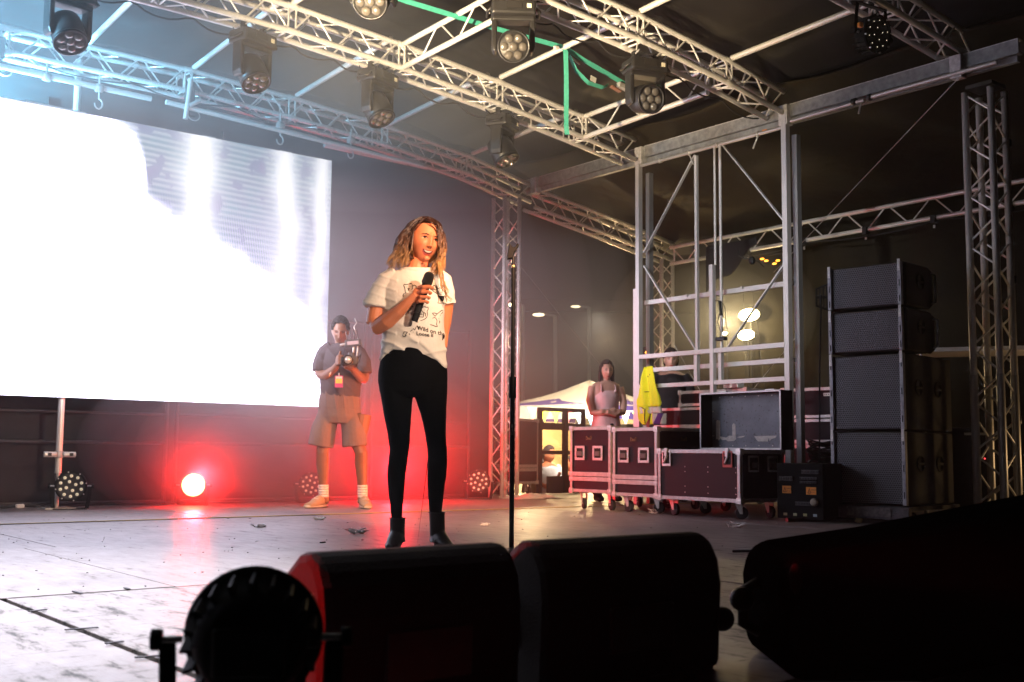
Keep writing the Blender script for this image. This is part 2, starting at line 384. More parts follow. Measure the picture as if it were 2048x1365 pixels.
box_truss('roof_truss', 'back aluminium roof truss just above and behind the video screen', [(1.0, 10.07, 3.90), (2.4, 10.07, 3.92), (4.05, 10.07, 3.92), (5.15, 10.07, 3.875), (6.25, 10.07, 3.80), (7.4, 10.07, 3.66), (8.3, 10.07, 3.47)], (0, S, 0), (0, 0, S), group=TG, joints=(1.4, 3.05, 4.15, 5.26, 6.4))
box_truss('roof_truss', 'brightly lit middle roof truss running from the top left to the left tower post', [(1.4, 8.26, 4.0), (3.1, 8.26, 4.02), (4.2, 8.26, 4.01), (5.3, 8.26, 3.94), (6.41, 8.26, 3.84), (7.52, 8.26, 3.71), (8.24, 8.26, 3.61)], (0, S, 0), (0, 0, S + .01), group=TG, joints=(1.7, 2.8, 3.9, 5.02, 6.13))
box_truss('roof_truss', 'cream lit front roof truss running from the top centre to the right tower post', [(2.6, 6.37, 4.03), (4.2, 6.37, 4.04), (5.3, 6.37, 4.0), (6.41, 6.37, 3.93), (7.52, 6.37, 3.80), (8.3, 6.37, 3.68)], (0, S, 0), (0, 0, S), group=TG, joints=(1.6, 2.7, 3.82, 4.94))
box_truss('roof_truss', 'dark near roof truss at the top right corner above the near truss column', [(5.9, 4.62, 3.98), (7.4, 4.62, 3.88), (8.75, 4.62, 3.75)], (0, S, 0), (0, 0, S - .02), group=TG, joints=(1.5,))
box_truss('roof_truss', 'dim truss continuing the back truss over the open gap into the right wing', [(8.36, 10.07, 3.42), (9.6, 10.07, 3.24), (10.75, 10.07, 3.05)], (0, S, 0), (0, 0, S + .02), group=TG)
ladder('ladder_truss', 'bright ladder truss between the middle and the front roof truss at top centre', (5.3, 8.24, 4.16), (5.3, 6.6, 4.20), (0, 0, -.215), group='ladder trusses joining the roof trusses')
ladder('ladder_truss', 'ladder truss between the middle and the front roof truss beside the tower', (7.5, 8.24, 3.93), (7.5, 6.6, 3.98), (0, 0, -.215), group='ladder trusses joining the roof trusses')
ladder('ladder_truss', 'long ladder truss along the far side of the right wing behind the speaker stack', (10.62, 10.0, 3.20), (10.62, 3.6, 3.22), (0, 0, -.215), pitch=.5, group='ladder trusses joining the roof trusses')
# purlin tubes between the trusses
for (x, y0, z0, y1, z1, lab) in [(3.1, 10.07, 4.16, 8.3, 4.25, 'leftmost roof purlin tube behind the first moving head'), (4.1, 10.07, 4.16, 8.3, 4.25, 'blue lit purlin tube left of the second moving head'),
        (5.2, 10.07, 4.12, 8.3, 4.2, 'purlin tube from the back truss to the node of the middle truss at top centre'), (6.3, 10.07, 4.03, 8.3, 4.11, 'purlin tube passing behind the third moving head on the middle truss'), (7.43, 10.07, 3.91, 8.3, 3.98, 'short looking purlin tube right of the dim fourth moving head'),
        (6.41, 8.24, 4.10, 6.4, 4.17, 'purlin tube carrying the teal ratchet strap'), (6.41, 6.36, 4.17, 4.7, 4.25, 'purlin tube leaving the front truss towards the top edge'), (7.55, 6.36, 4.03, 4.7, 4.10, 'long purlin tube under the dark roof behind the hanging par light'), (4.2, 8.24, 4.25, 6.4, 4.28, 'purlin tube at the top left between middle and front truss')]:
    o = bar('purlin_tube', alu, (x, y0, z0), (x, y1, z1), .026); ptag(o, lab, 'roof tube', 'roof purlin tubes')

# galvanised side beam along the wing, hung pipes under it
t = thing('galvanised_beam', 'long mottled galvanised beam carrying the truss ends along the right side of the stage', 'beam', (8.33, 7.2, 3.66))
boxo('web', galv_d, (0, 0, .045), (.012, 6.1, .105), t); boxo('top_flange', galv, (.03, 0, .1), (.07, 6.1, .01), t); boxo('bottom_flange', galv_d, (.03, 0, -.011), (.07, 6.1, .01), t)
boxo('inner_rail', galv_d, (.05, 0, -.045), (.05, 6.05, .05), t)
for y in (-2.55, -.83, 1.06, 2.8): boxo('saddle_bracket', galv, (-.01, y, 0.0), (.09, .10, .19), t, bevel=.004)
t = thing('hung_pipe', 'thin scaffold pipe clamped under the galvanised beam across the top of the tower', 'pipe', (8.3, 7.3, 3.55))
bar('tube', steel, (0, -.93, 0), (0, .93, 0), .017, t)
for y in (-.62, -.12, .25, .66):
    bar('clamp', steel, (0, y - .014, 0), (0, y + .014, 0), .026, t)
for y, a in ((-.62, .06), (.25, -.05)): bar('wing_bolt', steel, (0, y, -.02), (0, y + a, -.13), .008, t, n=6)
boxo('strap_end', orange, (0, -.70, .02), (.01, .05, .012), t)
t = thing('hung_pipe', 'bright steel pipe clamped under the galvanised beam right of the tower', 'pipe', (8.28, 5.5, 3.60))
bar('tube', steel, (0, -1.2, .0), (0, -.05, .0), .02, t); bar('tube', steel, (0, .0, -.01), (0, .78, -.02), .017, t)
for y in (-.05, .1): bar('clamp', blkm, (0, y - .02, 0), (0, y + .02, 0), .03, t)
bar('wing_bolt', steel, (0, .03, -.01), (0, .06, -.12), .008, t, n=6)

# tower
t = thing('scaffold_tower', 'tall galvanised scaffold frame with crossed diagonals behind the flight cases', 'scaffold', (8.3, 7.3, 0))
def ty(y): return y - 7.3
def sq(a, b, w=.03, m=galv, nm='rail', n=4): return bar(nm, m, a, b, (w, w * .9), t, square=True)
sq((0, ty(8.27), 0), (0, ty(8.27), 3.66), .028, nm='post'); sq((0, ty(6.36), 0), (0, ty(6.36), 3.66), .03, nm='post')
sq((-.0, ty(8.32), -.0), (-.0, ty(8.32), 2.24), .02, nm='sleeve_post'); sq((.16, ty(8.27), 0), (.16, ty(8.27), 3.5), .03, galv_d, 'post'); sq((.16, ty(6.36), 0), (.16, ty(6.36), 3.5), .03, galv_d, 'post')
sq((0, ty(7.46), 1.5), (0, ty(7.46), 3.5), .016, nm='upright'); bar('upright', galv, (0, ty(7.22), 2.36), (0, ty(7.22), 3.54), .012, t); bar('upright', galv, (0, ty(7.15), 1.5), (0, ty(7.15), 3.54), .014, t)
sq((-.02, ty(7.245), 1.02), (-.02, ty(7.245), 2.36), .024, nm='sleeve_post')
sq((0.01, ty(7.48), 1.20), (0.01, ty(7.48), 1.5), .022, nm='short_post'); sq((0.01, ty(7.17), 1.20), (0.01, ty(7.17), 1.5), .02, nm='short_post')
sq((-.012, ty(8.24), 1.515), (-.012, ty(6.38), 1.515), .024); sq((-.012, ty(8.24), 1.205), (-.012, ty(6.38), 1.205), .022)
sq((.13, ty(8.3), 1.385), (.13, ty(6.4), 1.385), .024); sq((.13, ty(8.3), 2.10), (.13, ty(6.4), 2.10), .025)
for a, b in (((8.22, 2.62), (7.50, 3.52)), ((7.13, 3.54), (6.40, 2.66)), ((8.22, 2.48), (7.50, 1.54)), ((6.40, 2.28), (7.10, 1.54))):
    bar('diagonal', galv, (.03, ty(a[0]), a[1]), (.03, ty(b[0]), b[1]), (.016, .006), t, square=True)
for y in (7.68, 6.97): bar('bolt', steel, (.08, ty(y), 2.115), (.12, ty(y), 2.115), .012, t, n=8)
bar('tie_wire', steel, (.3, ty(8.05), 1.65), (.3, ty(7.55), .95), .003, t, n=5); bar('tie_wire', steel, (.3, ty(6.5), 1.62), (.3, ty(7.2), .98), .003, t, n=5)

# columns
def column(label, x, y, z0, z1, s=S, r=.0245, ang=0., cuff=None):
    c, sn = math.cos(ang), math.sin(ang)
    return box_truss('truss_column', label, [(x, y, z0), (x, y, z1)], (c * s, sn * s, 0), (-sn * s, c * s, 0), pitch=.40, group='aluminium truss columns', cat='truss column', r=r)
column('pale truss column at the back right of the stage beside the black scrim, behind the microphone stand', 7.84, 9.98, 0, 3.47, s=.215)
column('dim truss column at the far back corner of the right wing behind the tower', 10.45, 10.0, 0, 3.03)
nc = column('near truss column at the right edge of the picture behind the speaker stack', 8.28, 4.36, -1.1, 3.42, s=.215, r=.0275)
for z in (3.0, 1.9, .8, .0): bar('rubber_band', blkm, (.235, -.0, 1.1 + z - .03), (.235, -.0, 1.1 + z + .03), .034, nc)
for off in ((0, 0), (.215, 0), (.215, .215), (0, .215)): bar('base_sleeve', steel, (off[0], off[1], 0), (off[0], off[1], 2.25), .031, nc)
boxo('top_plate', blkm, (.11, .1, 4.56), (.22, .22, .03), nc)
boxo('foot_plate', steel, (.10, .10, .01), (.45, .45, .02), nc)
# pipe hung below the back truss with hooks for the screen
t = thing('screen_hanging_pipe', 'pale pipe hung under the back truss with clamps and hooks above the video screen', 'pipe', (4.6, 9.86, 3.70))
bar('tube', alu, (-3.2, 0, .02), (-.98, 0, .0), .026, t); bar('tube', alu, (-.84, 0, 0), (2.0, 0, -.12), .024, t)
for x in (-1.9, -1.45, .32, 1.12, -2.6):
    bar('clamp', steel, (x - .03, 0, 0), (x + .03, 0, 0), .038, t)
    bar('clamp_bolt', steel, (x, 0, .02), (x, 0, .12), .010, t, n=6)
for x in (-1.45, .32, 1.12):
    MB().tube([(x + .035 * math.sin(a), 0, -.10 - .045 * (1 - math.cos(a)) - (.0)) for a in [i * .6 for i in range(9)]], .008, 6).build('hook', steel, t, smooth=True)
    bar('chain', steel, (x, 0, -.03), (x, 0, -.1), .007, t, n=6)
bar('half_coupler', alu, (-.62, -.02, .26), (-.66, -.02, -.13), .022, t); bar('coupler_arm', steel, (-.63, -.04, .0), (-.54, -.06, .06), .02, t)
bar('bumper_bar', steel, (-2.05, .02, -.24), (-1.55, .02, -.25), .012, t, n=6)
for k, (x, z) in enumerate([(2.35, 3.86), (4.05, 3.80), (1.6, 3.84)]):
    t = thing('cable_clamp', ['black clamp with a safety loop on the back truss at the left edge', 'black clamp gripping the back truss right of the first moving head', 'black clamp on the back truss outside the left edge'][k], 'clamp', (x, 10.03, z))
    boxo('block', blkm, (0, 0, .06), (.075, .09, .19), t, bevel=.01); boxo('jaw', blkm, (.02, 0, -.09), (.09, .07, .08), t, bevel=.01)
    MB().tube([(.05 + .06 * math.sin(a), 0, -.12 + .05 * math.cos(a)) for a in [i * .55 for i in range(10)]], .006, 6).build('safety_loop', steel, t)
# pipe segments lying on the back chord
for k, (x0, x1, z) in enumerate([(2.65, 3.02, 3.83), (3.12, 3.55, 3.815), (4.3, 4.9, 3.80), (5.0, 5.5, 3.77), (5.6, 6.9, 3.70)]):
    o = bar('spigot_tube', alu, (x0, 10.2, z), (x1, 10.2, z - .02 * (k > 1)), .026); ptag(o, ['short bright tube under the back truss, leftmost of the row', 'second bright tube under the back truss above the screen handle', 'third bright tube under the back truss past the black clamp', 'fourth bright tube under the back truss above the screen hooks', 'long dim tube under the back truss right of the screen corner'][k], 'tube', 'tubes under the back truss')

# ================================================================== VIDEO SCREEN
X0, X1, Z0, Z1, YS = .1, 5.47, .945, 3.43, 9.8
sm = bpy.data.materials.new('led_picture'); sm.use_nodes = True; n = sm.node_tree; L = n.links; n.nodes.remove(n.nodes['Principled BSDF'])
geo = n.nodes.new('ShaderNodeNewGeometry'); sp = n.nodes.new('ShaderNodeSeparateXYZ'); L.new(geo.outputs['Position'], sp.inputs[0])
def M(op, a, b=None, c=None):
    m = n.nodes.new('ShaderNodeMath'); m.operation = op
    for i, q in enumerate((a, b, c)):
        if q is None: continue
        if isinstance(q, (int, float)): m.inputs[i].default_value = q
        else: L.new(q, m.inputs[i])
    return m.outputs[0]
X, Z = sp.outputs[0], sp.outputs[2]
nz = n.nodes.new('ShaderNodeTexNoise'); nz.inputs['Scale'].default_value = 4.5; nz.inputs['Detail'].default_value = 5; L.new(geo.outputs['Position'], nz.inputs[0])
nz2 = n.nodes.new('ShaderNodeTexNoise'); nz2.inputs['Scale'].default_value = 2.2; nz2.inputs['Detail'].default_value = 3; L.new(geo.outputs['Position'], nz2.inputs[0])
jit = M('MULTIPLY', M('SUBTRACT', nz.outputs[0], .5), .28)
# lower edge of the picture area as a curve of x
mr = n.nodes.new('ShaderNodeMapRange'); mr.inputs[1].default_value = 3.2; mr.inputs[2].default_value = 5.5; L.new(X, mr.inputs[0])
fc = n.nodes.new('ShaderNodeFloatCurve'); L.new(mr.outputs[0], fc.inputs['Value'])
cv = fc.mapping.curves[0]
pts = [(0, 1.0), (.09, .98), (.155, .88), (.18, .74), (.23, .70), (.42, .64), (.60, .55), (.74, .46), (.88, .37), (1, .24)]
cv.points[0].location = pts[0]; cv.points[1].location = pts[-1]
for p in pts[1:-1]: cv.points.new(*p)
fc.mapping.update()
edge = M('MULTIPLY_ADD', fc.outputs[0], 2.48, .95)
above = n.nodes.new('ShaderNodeMapRange'); above.inputs[1].default_value = -.14; above.inputs[2].default_value = .14; L.new(M('SUBTRACT', M('ADD', Z, jit), edge), above.inputs[0])
# pale vertical blobs
xj = M('ADD', X, M('MULTIPLY', M('SUBTRACT', nz2.outputs[0], .5), .22))
def blob(c, wd, slant=0.):
    d = M('DIVIDE', M('SUBTRACT', M('ADD', xj, M('MULTIPLY', M('SUBTRACT', Z, 3.0), slant)), c), wd)
    return M('EXPONENT', M('MULTIPLY', M('MULTIPLY', d, d), -1.))
bl = M('MINIMUM', M('ADD', M('ADD', blob(4.08, .17, .03), blob(4.98, .14, .02)), blob(5.36, .10, 0.0)), 1)
# scan rows / moire
row = M('MULTIPLY_ADD', M('SINE', M('MULTIPLY', M('ADD', Z, M('MULTIPLY', X, .04)), 118.)), .5, .5)
row = M('MULTIPLY', row, M('GREATER_THAN', nz.outputs[0], .42))
mo = M('MULTIPLY_ADD', M('SINE', M('MULTIPLY', M('ADD', X, M('MULTIPLY', Z, .16)), 260.)), .5, .5)
low = n.nodes.new('ShaderNodeMapRange'); low.inputs[1].default_value = 3.1; low.inputs[2].default_value = 2.3; L.new(Z, low.inputs[0])
c1 = n.nodes.new('ShaderNodeMixRGB'); c1.inputs[1].default_value = (.36, .24, .46, 1); c1.inputs[2].default_value = (.14, .42, .46, 1); L.new(nz.outputs[0], c1.inputs[0])
c1.inputs[0].default_value = .5
c2 = n.nodes.new('ShaderNodeMixRGB'); c2.inputs[2].default_value = (.55, .60, .66, 1); L.new(M('MULTIPLY', row, .75), c2.inputs[0]); L.new(c1.outputs[0], c2.inputs[1])
c3 = n.nodes.new('ShaderNodeMixRGB'); c3.inputs[2].default_value = (1.3, 1.3, 1.35, 1); L.new(bl, c3.inputs[0]); L.new(c2.outputs[0], c3.inputs[1])
c4 = n.nodes.new('ShaderNodeMixRGB'); c4.inputs[2].default_value = (.85, .72, 1.1, 1); L.new(M('MULTIPLY', M('MULTIPLY', mo, low.outputs[0]), .6), c4.inputs[0]); L.new(c3.outputs[0], c4.inputs[1])
c5 = n.nodes.new('ShaderNodeMixRGB'); c5.inputs[2].default_value = (4.6, 4.4, 5.5, 1); c5.blend_type = 'MIX'; L.new(M('POWER', M('SUBTRACT', 1., above.outputs[0]), 2.6), c5.inputs[0]); L.new(c4.outputs[0], c5.inputs[1])
em = n.nodes.new('ShaderNodeEmission'); em.inputs[1].default_value = 1.0; L.new(c5.outputs[0], em.inputs[0]); L.new(em.outputs[0], n.nodes['Material Output'].inputs[0])
scr = thing('video_screen', 'large glowing white video wall hung at the back left of the stage', 'screen', ((X0 + X1) / 2, YS, Z0))
W, H = X1 - X0, Z1 - Z0
nx, nz_ = 11, 5
for i in range(nx):
    for k in range(nz_):
        pw, ph = W / nx, H / nz_
        boxo('led_panel', sm, (-W / 2 + pw * (i + .5), .02, ph * (k + .5)), (pw - .0015, .04, ph - .0015), scr)
boxo('back_frame', blkm, (0, .085, H / 2), (W, .08, H), scr)
for x in (-.1, -1.6, 1.4, 2.2): boxo('top_handle', steel, (x, .06, H + .02), (.13, .01, .012), scr)
for x in (0.0, 1.6): boxo('hanging_plate', blkm, (x, .10, H + .05), (.1, .03, .12), scr)
t = thing('support_pole', 'pale steel pole with a lugged collar standing below the left part of the video screen', 'pole', (2.98, 9.93, 0))
bar('tube', alu, (0, 0, .30), (0, 0, .95), .028, t); bar('inner_tube', steel, (0, 0, 0), (0, 0, .46), .018, t); boxo('base', steel, (0, 0, .006), (.25, .25, .012), t)
for sx in (-1, 1): bar('lug', alu, (sx * .03, -.02, .46), (sx * .13, -.02, .46), .024, t); boxo('lug_hole', blkm, (sx * .09, -.047, .46), (.03, .006, .026), t)
bar('collar', steel, (0, 0, .43), (0, 0, .49), .036, t)
bar('tube', alu, (.0, .1, 2.9 + .6), (.0, .1, 4.0), .026, t) if False else None
o = bar('drop_pole', alu, (3.08, 10.25, 3.45), (3.08, 10.25, 4.05), .03); ptag(o, 'hazy vertical pole behind the back truss above the screen at the left', 'pole')
# ================================================================== LIGHT FIXTURES
HEX = [(0, 0)] + [(math.cos(R(60 * k)), math.sin(R(60 * k))) for k in range(6)]
_shared = {}
def shared(key, fn):
    if key not in _shared: _shared[key] = fn()
    return _shared[key]
def inst(name, me, parent, loc, rot=None, scale=None):
    o = bpy.data.objects.new(name, me); COL.objects.link(o); o.parent = parent; o.location = loc
    if rot: o.rotation_euler = rot
    if scale: o.scale = scale
    return o
mh_body = mat('moving_head_plastic', (.022, .021, .022), .4, vary=.15, bump=.05, bscale=150)
def moving_head(label, loc, pan, tilt, group='moving head lights hanging from the trusses'):
    """pan: heading of the lens about z; tilt: angle of the lens axis below horizontal."""
    t = thing('moving_head_light', label, 'stage light', loc, pan, group)
    boxo('base', mh_body, (0, 0, -.065), (.34, .22, .115), t, bevel=.02)
    boxo('display', ink, (.0, -.113, -.055), (.12, .004, .05), t); boxo('label_plate', mat('mh_label%d' % len(bpy.data.materials), (.75, .7, .55), .5), (.115, -.113, -.06), (.034, .005, .034), t)
    for sx in (-1, 1):
        MB().tube([(sx * .15, -.07, -.05), (sx * .20, -.06, -.09), (sx * .20, .06, -.09), (sx * .15, .07, -.05)], .012, 6).build('carry_handle', mh_body, t, smooth=True)
        boxo('clamp', blkm, (sx * .10, 0, .02), (.04, .05, .09), t, bevel=.008)
        bar('clamp_bolt', steel, (sx * .10, -.02, .04), (sx * .10, -.09, .05), .008, t, n=6)
        MB().prism([(sx * .125, -.12), (sx * .165, -.12), (sx * .165, -.36), (sx * .15, -.40), (sx * .125, -.40)], -.055, .055).build('yoke_arm', mh_body, t, bevel=.01)
    boxo('yoke_bridge', mh_body, (0, 0, -.137), (.32, .13, .04), t, bevel=.01)
    MB().tube([(-.02, .05, .05), (-.12, .1, .0), (-.10, .14, .06), (.03, .12, .03), (.06, .06, .05)], .006, 6).build('power_cable', rubber, t, smooth=True)
    a = V((0, -math.cos(tilt), -math.sin(tilt))); q = a.to_track_quat('Z', 'Y'); c = V((0, 0, -.34))
    h = MB().lathe([(.01, -.15), (.075, -.145), (.112, -.11), (.122, -.05), (.122, .10), (.112, .112)], c=(0, 0, 0), n=28).build('head', mh_body, t, smooth=True)
    h.location = c; h.rotation_mode = 'QUATERNION'; h.rotation_quaternion = q
    r = MB().lathe([(.122, .095), (.126, .12), (.112, .124), (.108, .108)], n=28).build('lens_ring', blkm, h, smooth=True)
    pl = shared('mh_plate', lambda: MB().lathe([(.001, .100), (.110, .101)], n=24).mesh('reflector_plate', mat('reflector', (.16, .13, .09), .3, .6)))
    inst('reflector_plate', pl, h, (0, 0, 0))
    lm = shared('mh_lens', lambda: MB().lathe([(.033, 0), (.034, .012), (.028, .02), (.014, .026), (.001, .027)], n=14).mesh('lens', mat('mh_lens', (.10, .09, .08), .08, 0., spec=.9, coat=1.), True))
    rm = shared('mh_rim', lambda: MB().tube([(.0345 * math.cos(i * .45), .0345 * math.sin(i * .45), .008) for i in range(15)], .0035, 5).mesh('lens_rim', mat('mh_rim', (.78, .68, .5), .2, .9)))
    for (x, y) in HEX:
        inst('lens', lm, h, (x * .071, y * .071, .1)); inst('lens_rim', rm, h, (x * .071, y * .071, .1))
    return t
def pan_to(dx, dy): return math.atan2(dy, dx) + math.pi / 2
rgt, tow = V((.78, -.62)), V((-.62, -.78))
def hd(r, t): d = rgt * r + tow * t; return pan_to(d.x, d.y)
moving_head('hazy moving head light hanging from the middle truss at the top left corner', (2.42, 8.36, 3.93), hd(.75, .7), R(58))
moving_head('moving head light under the middle truss, second from the left above the screen', (3.90, 8.36, 3.95), hd(.8, .6), R(60))
moving_head('moving head light under the middle truss directly above the singer at left', (5.11, 8.36, 3.89), hd(.85, .55), R(62))
moving_head('dim moving head light under the middle truss left of the dangling teal strap', (6.53, 8.36, 3.76), hd(.9, .4), R(62))
moving_head('moving head light cut off by the top edge with its lens facing down', (3.92, 6.50, 4.0), hd(-.1, .9), R(38))
moving_head('moving head light with seven round lenses at top centre between two trusses', (5.17, 6.50, 3.95), hd(.05, 1.), R(22))
moving_head('moving head light with gold lit lenses below the front truss right of the teal strap', (6.60, 6.50, 3.83), hd(.35, .95), R(14))

PARPOS = [(.088 * math.cos(R(36 * k + 18)), .088 * math.sin(R(36 * k + 18))) for k in range(10)] + [(.040 * math.cos(R(90 * k + 20)), .040 * math.sin(R(90 * k + 20))) for k in range(4)]
def par_light(label, loc, rotz, tilt=0., lm=None, s=1., group='round LED par lights', floor=True, dim=False, hz=.20):
    t = thing('par_light', label, 'stage light', loc, rotz, group); t.scale = (s, s, s)
    hz_ = hz if floor else -.22
    bk = par_k
    body = MB().lathe([(.02, .11), (.085, .105), (.105, .06), (.118, .0), (.128, -.002), (.132, -.012), (.128, -.022), (.115, -.022), (.113, -.010)], n=36, axis=V((0, 1, 0)))
    b = body.build('body', bk, t, smooth=True); b.location = (0, 0, hz_); b.rotation_euler = (tilt, 0, 0)
    # lathe axis +Y: front (negative height) faces -Y
    fp = shared('par_face', lambda: MB().lathe([(.001, -.010), (.116, -.0101)], n=32, axis=V((0, 1, 0))).mesh('front_plate', blkm)); inst('front_plate', fp, b, (0, 0, 0))
    lens = lm or (lens_w if not dim else lens_k)
    le = shared('par_lens' + lens.name, lambda: MB().lathe([(.0145, -.008), (.014, -.016), (.008, -.021), (.001, -.022)], n=12, axis=V((0, 1, 0))).mesh('lens', lens, True))
    for (x, z) in PARPOS: inst('lens', le, b, (x, 0, z))
    fin = shared('par_fin', lambda: MB().box((0, .055, 0), (.006, .10, .02)).mesh('cooling_fin', par_k))
    for k in range(20):
        a = R(18 * k); inst('cooling_fin', fin, b, (.114 * math.cos(a), 0, .114 * math.sin(a)), (0, math.pi / 2 - a, 0))
    scm = shared('par_screw', lambda: MB().lathe([(.006, -.03), (.006, -.02)], n=8, axis=V((0, 1, 0))).mesh('screw', steel))
    for k in range(8):
        a = R(45 * k + 12); inst('screw', scm, b, (.124 * math.cos(a), 0, .124 * math.sin(a)))
    z1 = .006 if floor else -.02
    for sx in (-1, 1):
        MB().tube([(sx * .155, .03, hz_), (sx * .150, .03, hz_ + (z1 - hz_) * .5), (sx * .135, .03, z1)], [(.004, .016)] * 3, 8).build('bracket_arm', bk, t)
        bar('knob_stem', steel, (sx * .128, .03, hz_), (sx * .17, .03, hz_), .007, t, n=8); bar('knob', bk, (sx * .165, .03, hz_), (sx * .185, .03, hz_), .020, t, n=8)
    if floor:
        for y in (-.05, .10): boxo('bracket_foot', blkm, (0, y, .006), (.27, .03, .008), t)
        for sx in (-1, 1): boxo('bracket_rail', blkm, (sx * .13, .025, .006), (.012, .18, .008), t)
    else: boxo('bracket_bridge', blkm, (0, .03, z1), (.27, .03, .008), t)
    return t
par_light('LED par light with fourteen pale lenses standing below the pole at the left edge', (3.04, 9.76, 0), R(-17), R(4), group='round LED par lights on the stage floor', s=.98)
hot = par_light('LED par light burning bright red on the floor below the video screen', (4.22, 10.0, 0), R(-22), R(-6), lens_hot, group='round LED par lights on the stage floor', s=.92)
par_light('LED par light half hidden behind the cameraman in the shade', (5.43, 9.98, 0), R(-24), R(4), group='round LED par lights on the stage floor', s=.92)
par_light('LED par light on the floor between the singer and the truss column', (7.42, 9.86, 0), R(-34), R(2), group='round LED par lights on the stage floor', s=.98)
# hot centre: the lit par's clear front glass
gl = MB().lathe([(.001, -.024), (.112, -.0241)], n=32, axis=V((0, 1, 0))).build('glowing_front_glass', mat('lit_glass', (1, .5, .4), .3, emit=(1.0, .13, .05), estr=34), [k for k in kids(hot) if k.name.startswith('body')][0])
# near par seen from behind
npar = par_light('black LED par light seen from behind in the near foreground with a bracket knob', (.785, 1.61, .0), R(150), R(-6), s=.80, dim=True, hz=.285, group='round LED par lights on the stage floor')
b = [k for k in kids(npar) if k.name.startswith('body')][0]
MB().ell((.04, .112, .0), .0035, 8, 6).build('status_led', mat('red_led', (1, .1, .05), .4, emit=(1, .09, .03), estr=9), b)
MB().box((0, .118, .0), (.13, .02, .09)).build('rear_housing', blk, b, bevel=.006)
MB().tube([(-.05, .13, -.03), (-.07, .2, -.08), (-.1, .2, -.18), (-.22, .15, -.20), (-.4, .1, -.20)], .005, 6).build('power_cable', rubber, b, smooth=True)
# hung par at the top right with its lens glints put in as glowing beads
hp = par_light('black LED par light hanging below the top right tube with tiny sparkling lenses', (7.12, 4.62, 3.88), hd(.55, .9), R(8), floor=False, dim=True, s=1.12, group='round LED par lights on the stage floor')
hp['group'] = 'hung LED par lights'
b = [k for k in kids(hp) if k.name.startswith('body')][0]
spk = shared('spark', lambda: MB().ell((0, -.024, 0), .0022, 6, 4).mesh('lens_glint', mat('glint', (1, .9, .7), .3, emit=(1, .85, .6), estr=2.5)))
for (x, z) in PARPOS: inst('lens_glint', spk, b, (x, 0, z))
bar('hook_clamp', blkm, (0, .03, -.02), (0, .03, .10), .02, hp); boxo('orange_plug', orange, (-.17, -.02, -.20), (.035, .03, .035), hp, bevel=.008)
MB().tube([(.1, .05, -.02), (.22, .05, .03), (.25, .05, .12), (.12, .05, .16), (.0, .05, .12)], .003, 6).build('safety_wire', steel, hp)

# work lights at the wing wall
WG = 'work lights glaring against the olive wall'
wl = mat('work_light_lit', (1, .8, .4), .4, emit=(1.0, .74, .36), estr=70)
for (y, z, r, lab) in [(8.88, 2.23, .155, 'brightest upper work light glaring in front of the olive wing wall'), (8.93, 1.985, .125, 'lower work light glaring beside the tower diagonal'), (9.27, 2.03, .04, 'smallest work light left of the two large ones')]:
    t = thing('work_light', lab, 'work light', (10.82, y, z), R(-78), WG)
    MB().lathe([(.02, .09), (r * .7, .07), (r * .95, .012), (r * .95, .004)], n=28, axis=V((0, 1, 0))).build('housing', blkm, t, smooth=True).scale = (1, 1, .6)
    MB().lathe([(r * .02, -.0), (r * .9, .0)], n=24, axis=V((0, 1, 0))).build('lamp_glass', wl, t).scale = (1, 1, .55)
    bar('stand_bracket', blkm, (0, .05, -.05), (0, .1, -z + .0), .012, t)
# orange beacon
t = thing('amber_lamp', 'small amber lamps clipped under the far ladder truss', 'lamp', (10.5, 8.35, 2.80))
am = mat('amber_lit', (1, .35, .03), .4, emit=(1, .33, .03), estr=5)
for dy, dz in ((0, 0), (.06, .03), (-.17, -.02), (-.12, -.05)): MB().ell((0, dy, dz), (.02, .03, .012), 10, 6).build('bulb', am, t, smooth=True)
bar('cable', rubber, (0, -.3, .06), (0, .3, .06), .006, t)
t = thing('amber_lamp', 'single amber indicator light behind the left tower post', 'lamp', (9.1, 8.95, 1.66)); MB().ell((0, 0, 0), .016, 10, 6).build('bulb', am, t, smooth=True); MB().box((.03, 0, .02), (.05, .14, .10)).build('housing', blkm, t, bevel=.01)

CB = 'black power cables draped along the trusses'
def drape(label, a, b, sag, n=22, y=0., r=.008):
    a = V(a); b = V(b); pts = []
    for i in range(n + 1):
        u = i / n; p = a.lerp(b, u); k = u * 3 % 1; p.z -= sag * 4 * k * (1 - k) + .01 * noise.noise(V((u * 9, sag * 50, 1))); p.y += .012 * math.sin(u * 17); pts.append(p)
    o = MB().tube(pts, r, 6).build('truss_cable', rubber, smooth=True); return ptag(o, label, 'cable', CB)
drape('black cable draped under the middle truss between the two left moving heads', (2.45, 8.50, 4.02), (3.90, 8.50, 4.00), .07)
drape('black cable draped under the middle truss left of the singer', (3.95, 8.50, 4.00), (5.10, 8.50, 3.93), .05)
drape('black cable draped under the middle truss towards the dim moving head', (5.15, 8.50, 3.93), (6.53, 8.50, 3.81), .07)
drape('black cable draped under the front truss between the two lit moving heads', (5.20, 6.60, 3.97), (6.58, 6.60, 3.89), .06)
drape('black cable draped under the front truss towards the right tower post', (6.62, 6.60, 3.89), (8.20, 6.60, 3.66), .05)
drape('black cable looping below the back truss above the video screen', (2.6, 10.03, 3.89), (5.4, 10.03, 3.83), .06)
drape('thin cable sagging below the back truss right of the video screen', (5.6, 9.98, 3.74), (7.9, 9.98, 3.45), .05, r=.004)
drape('black cable along the far ladder truss above the speaker stack', (10.58, 4.6, 2.97), (10.58, 9.3, 2.96), .06, r=.007)
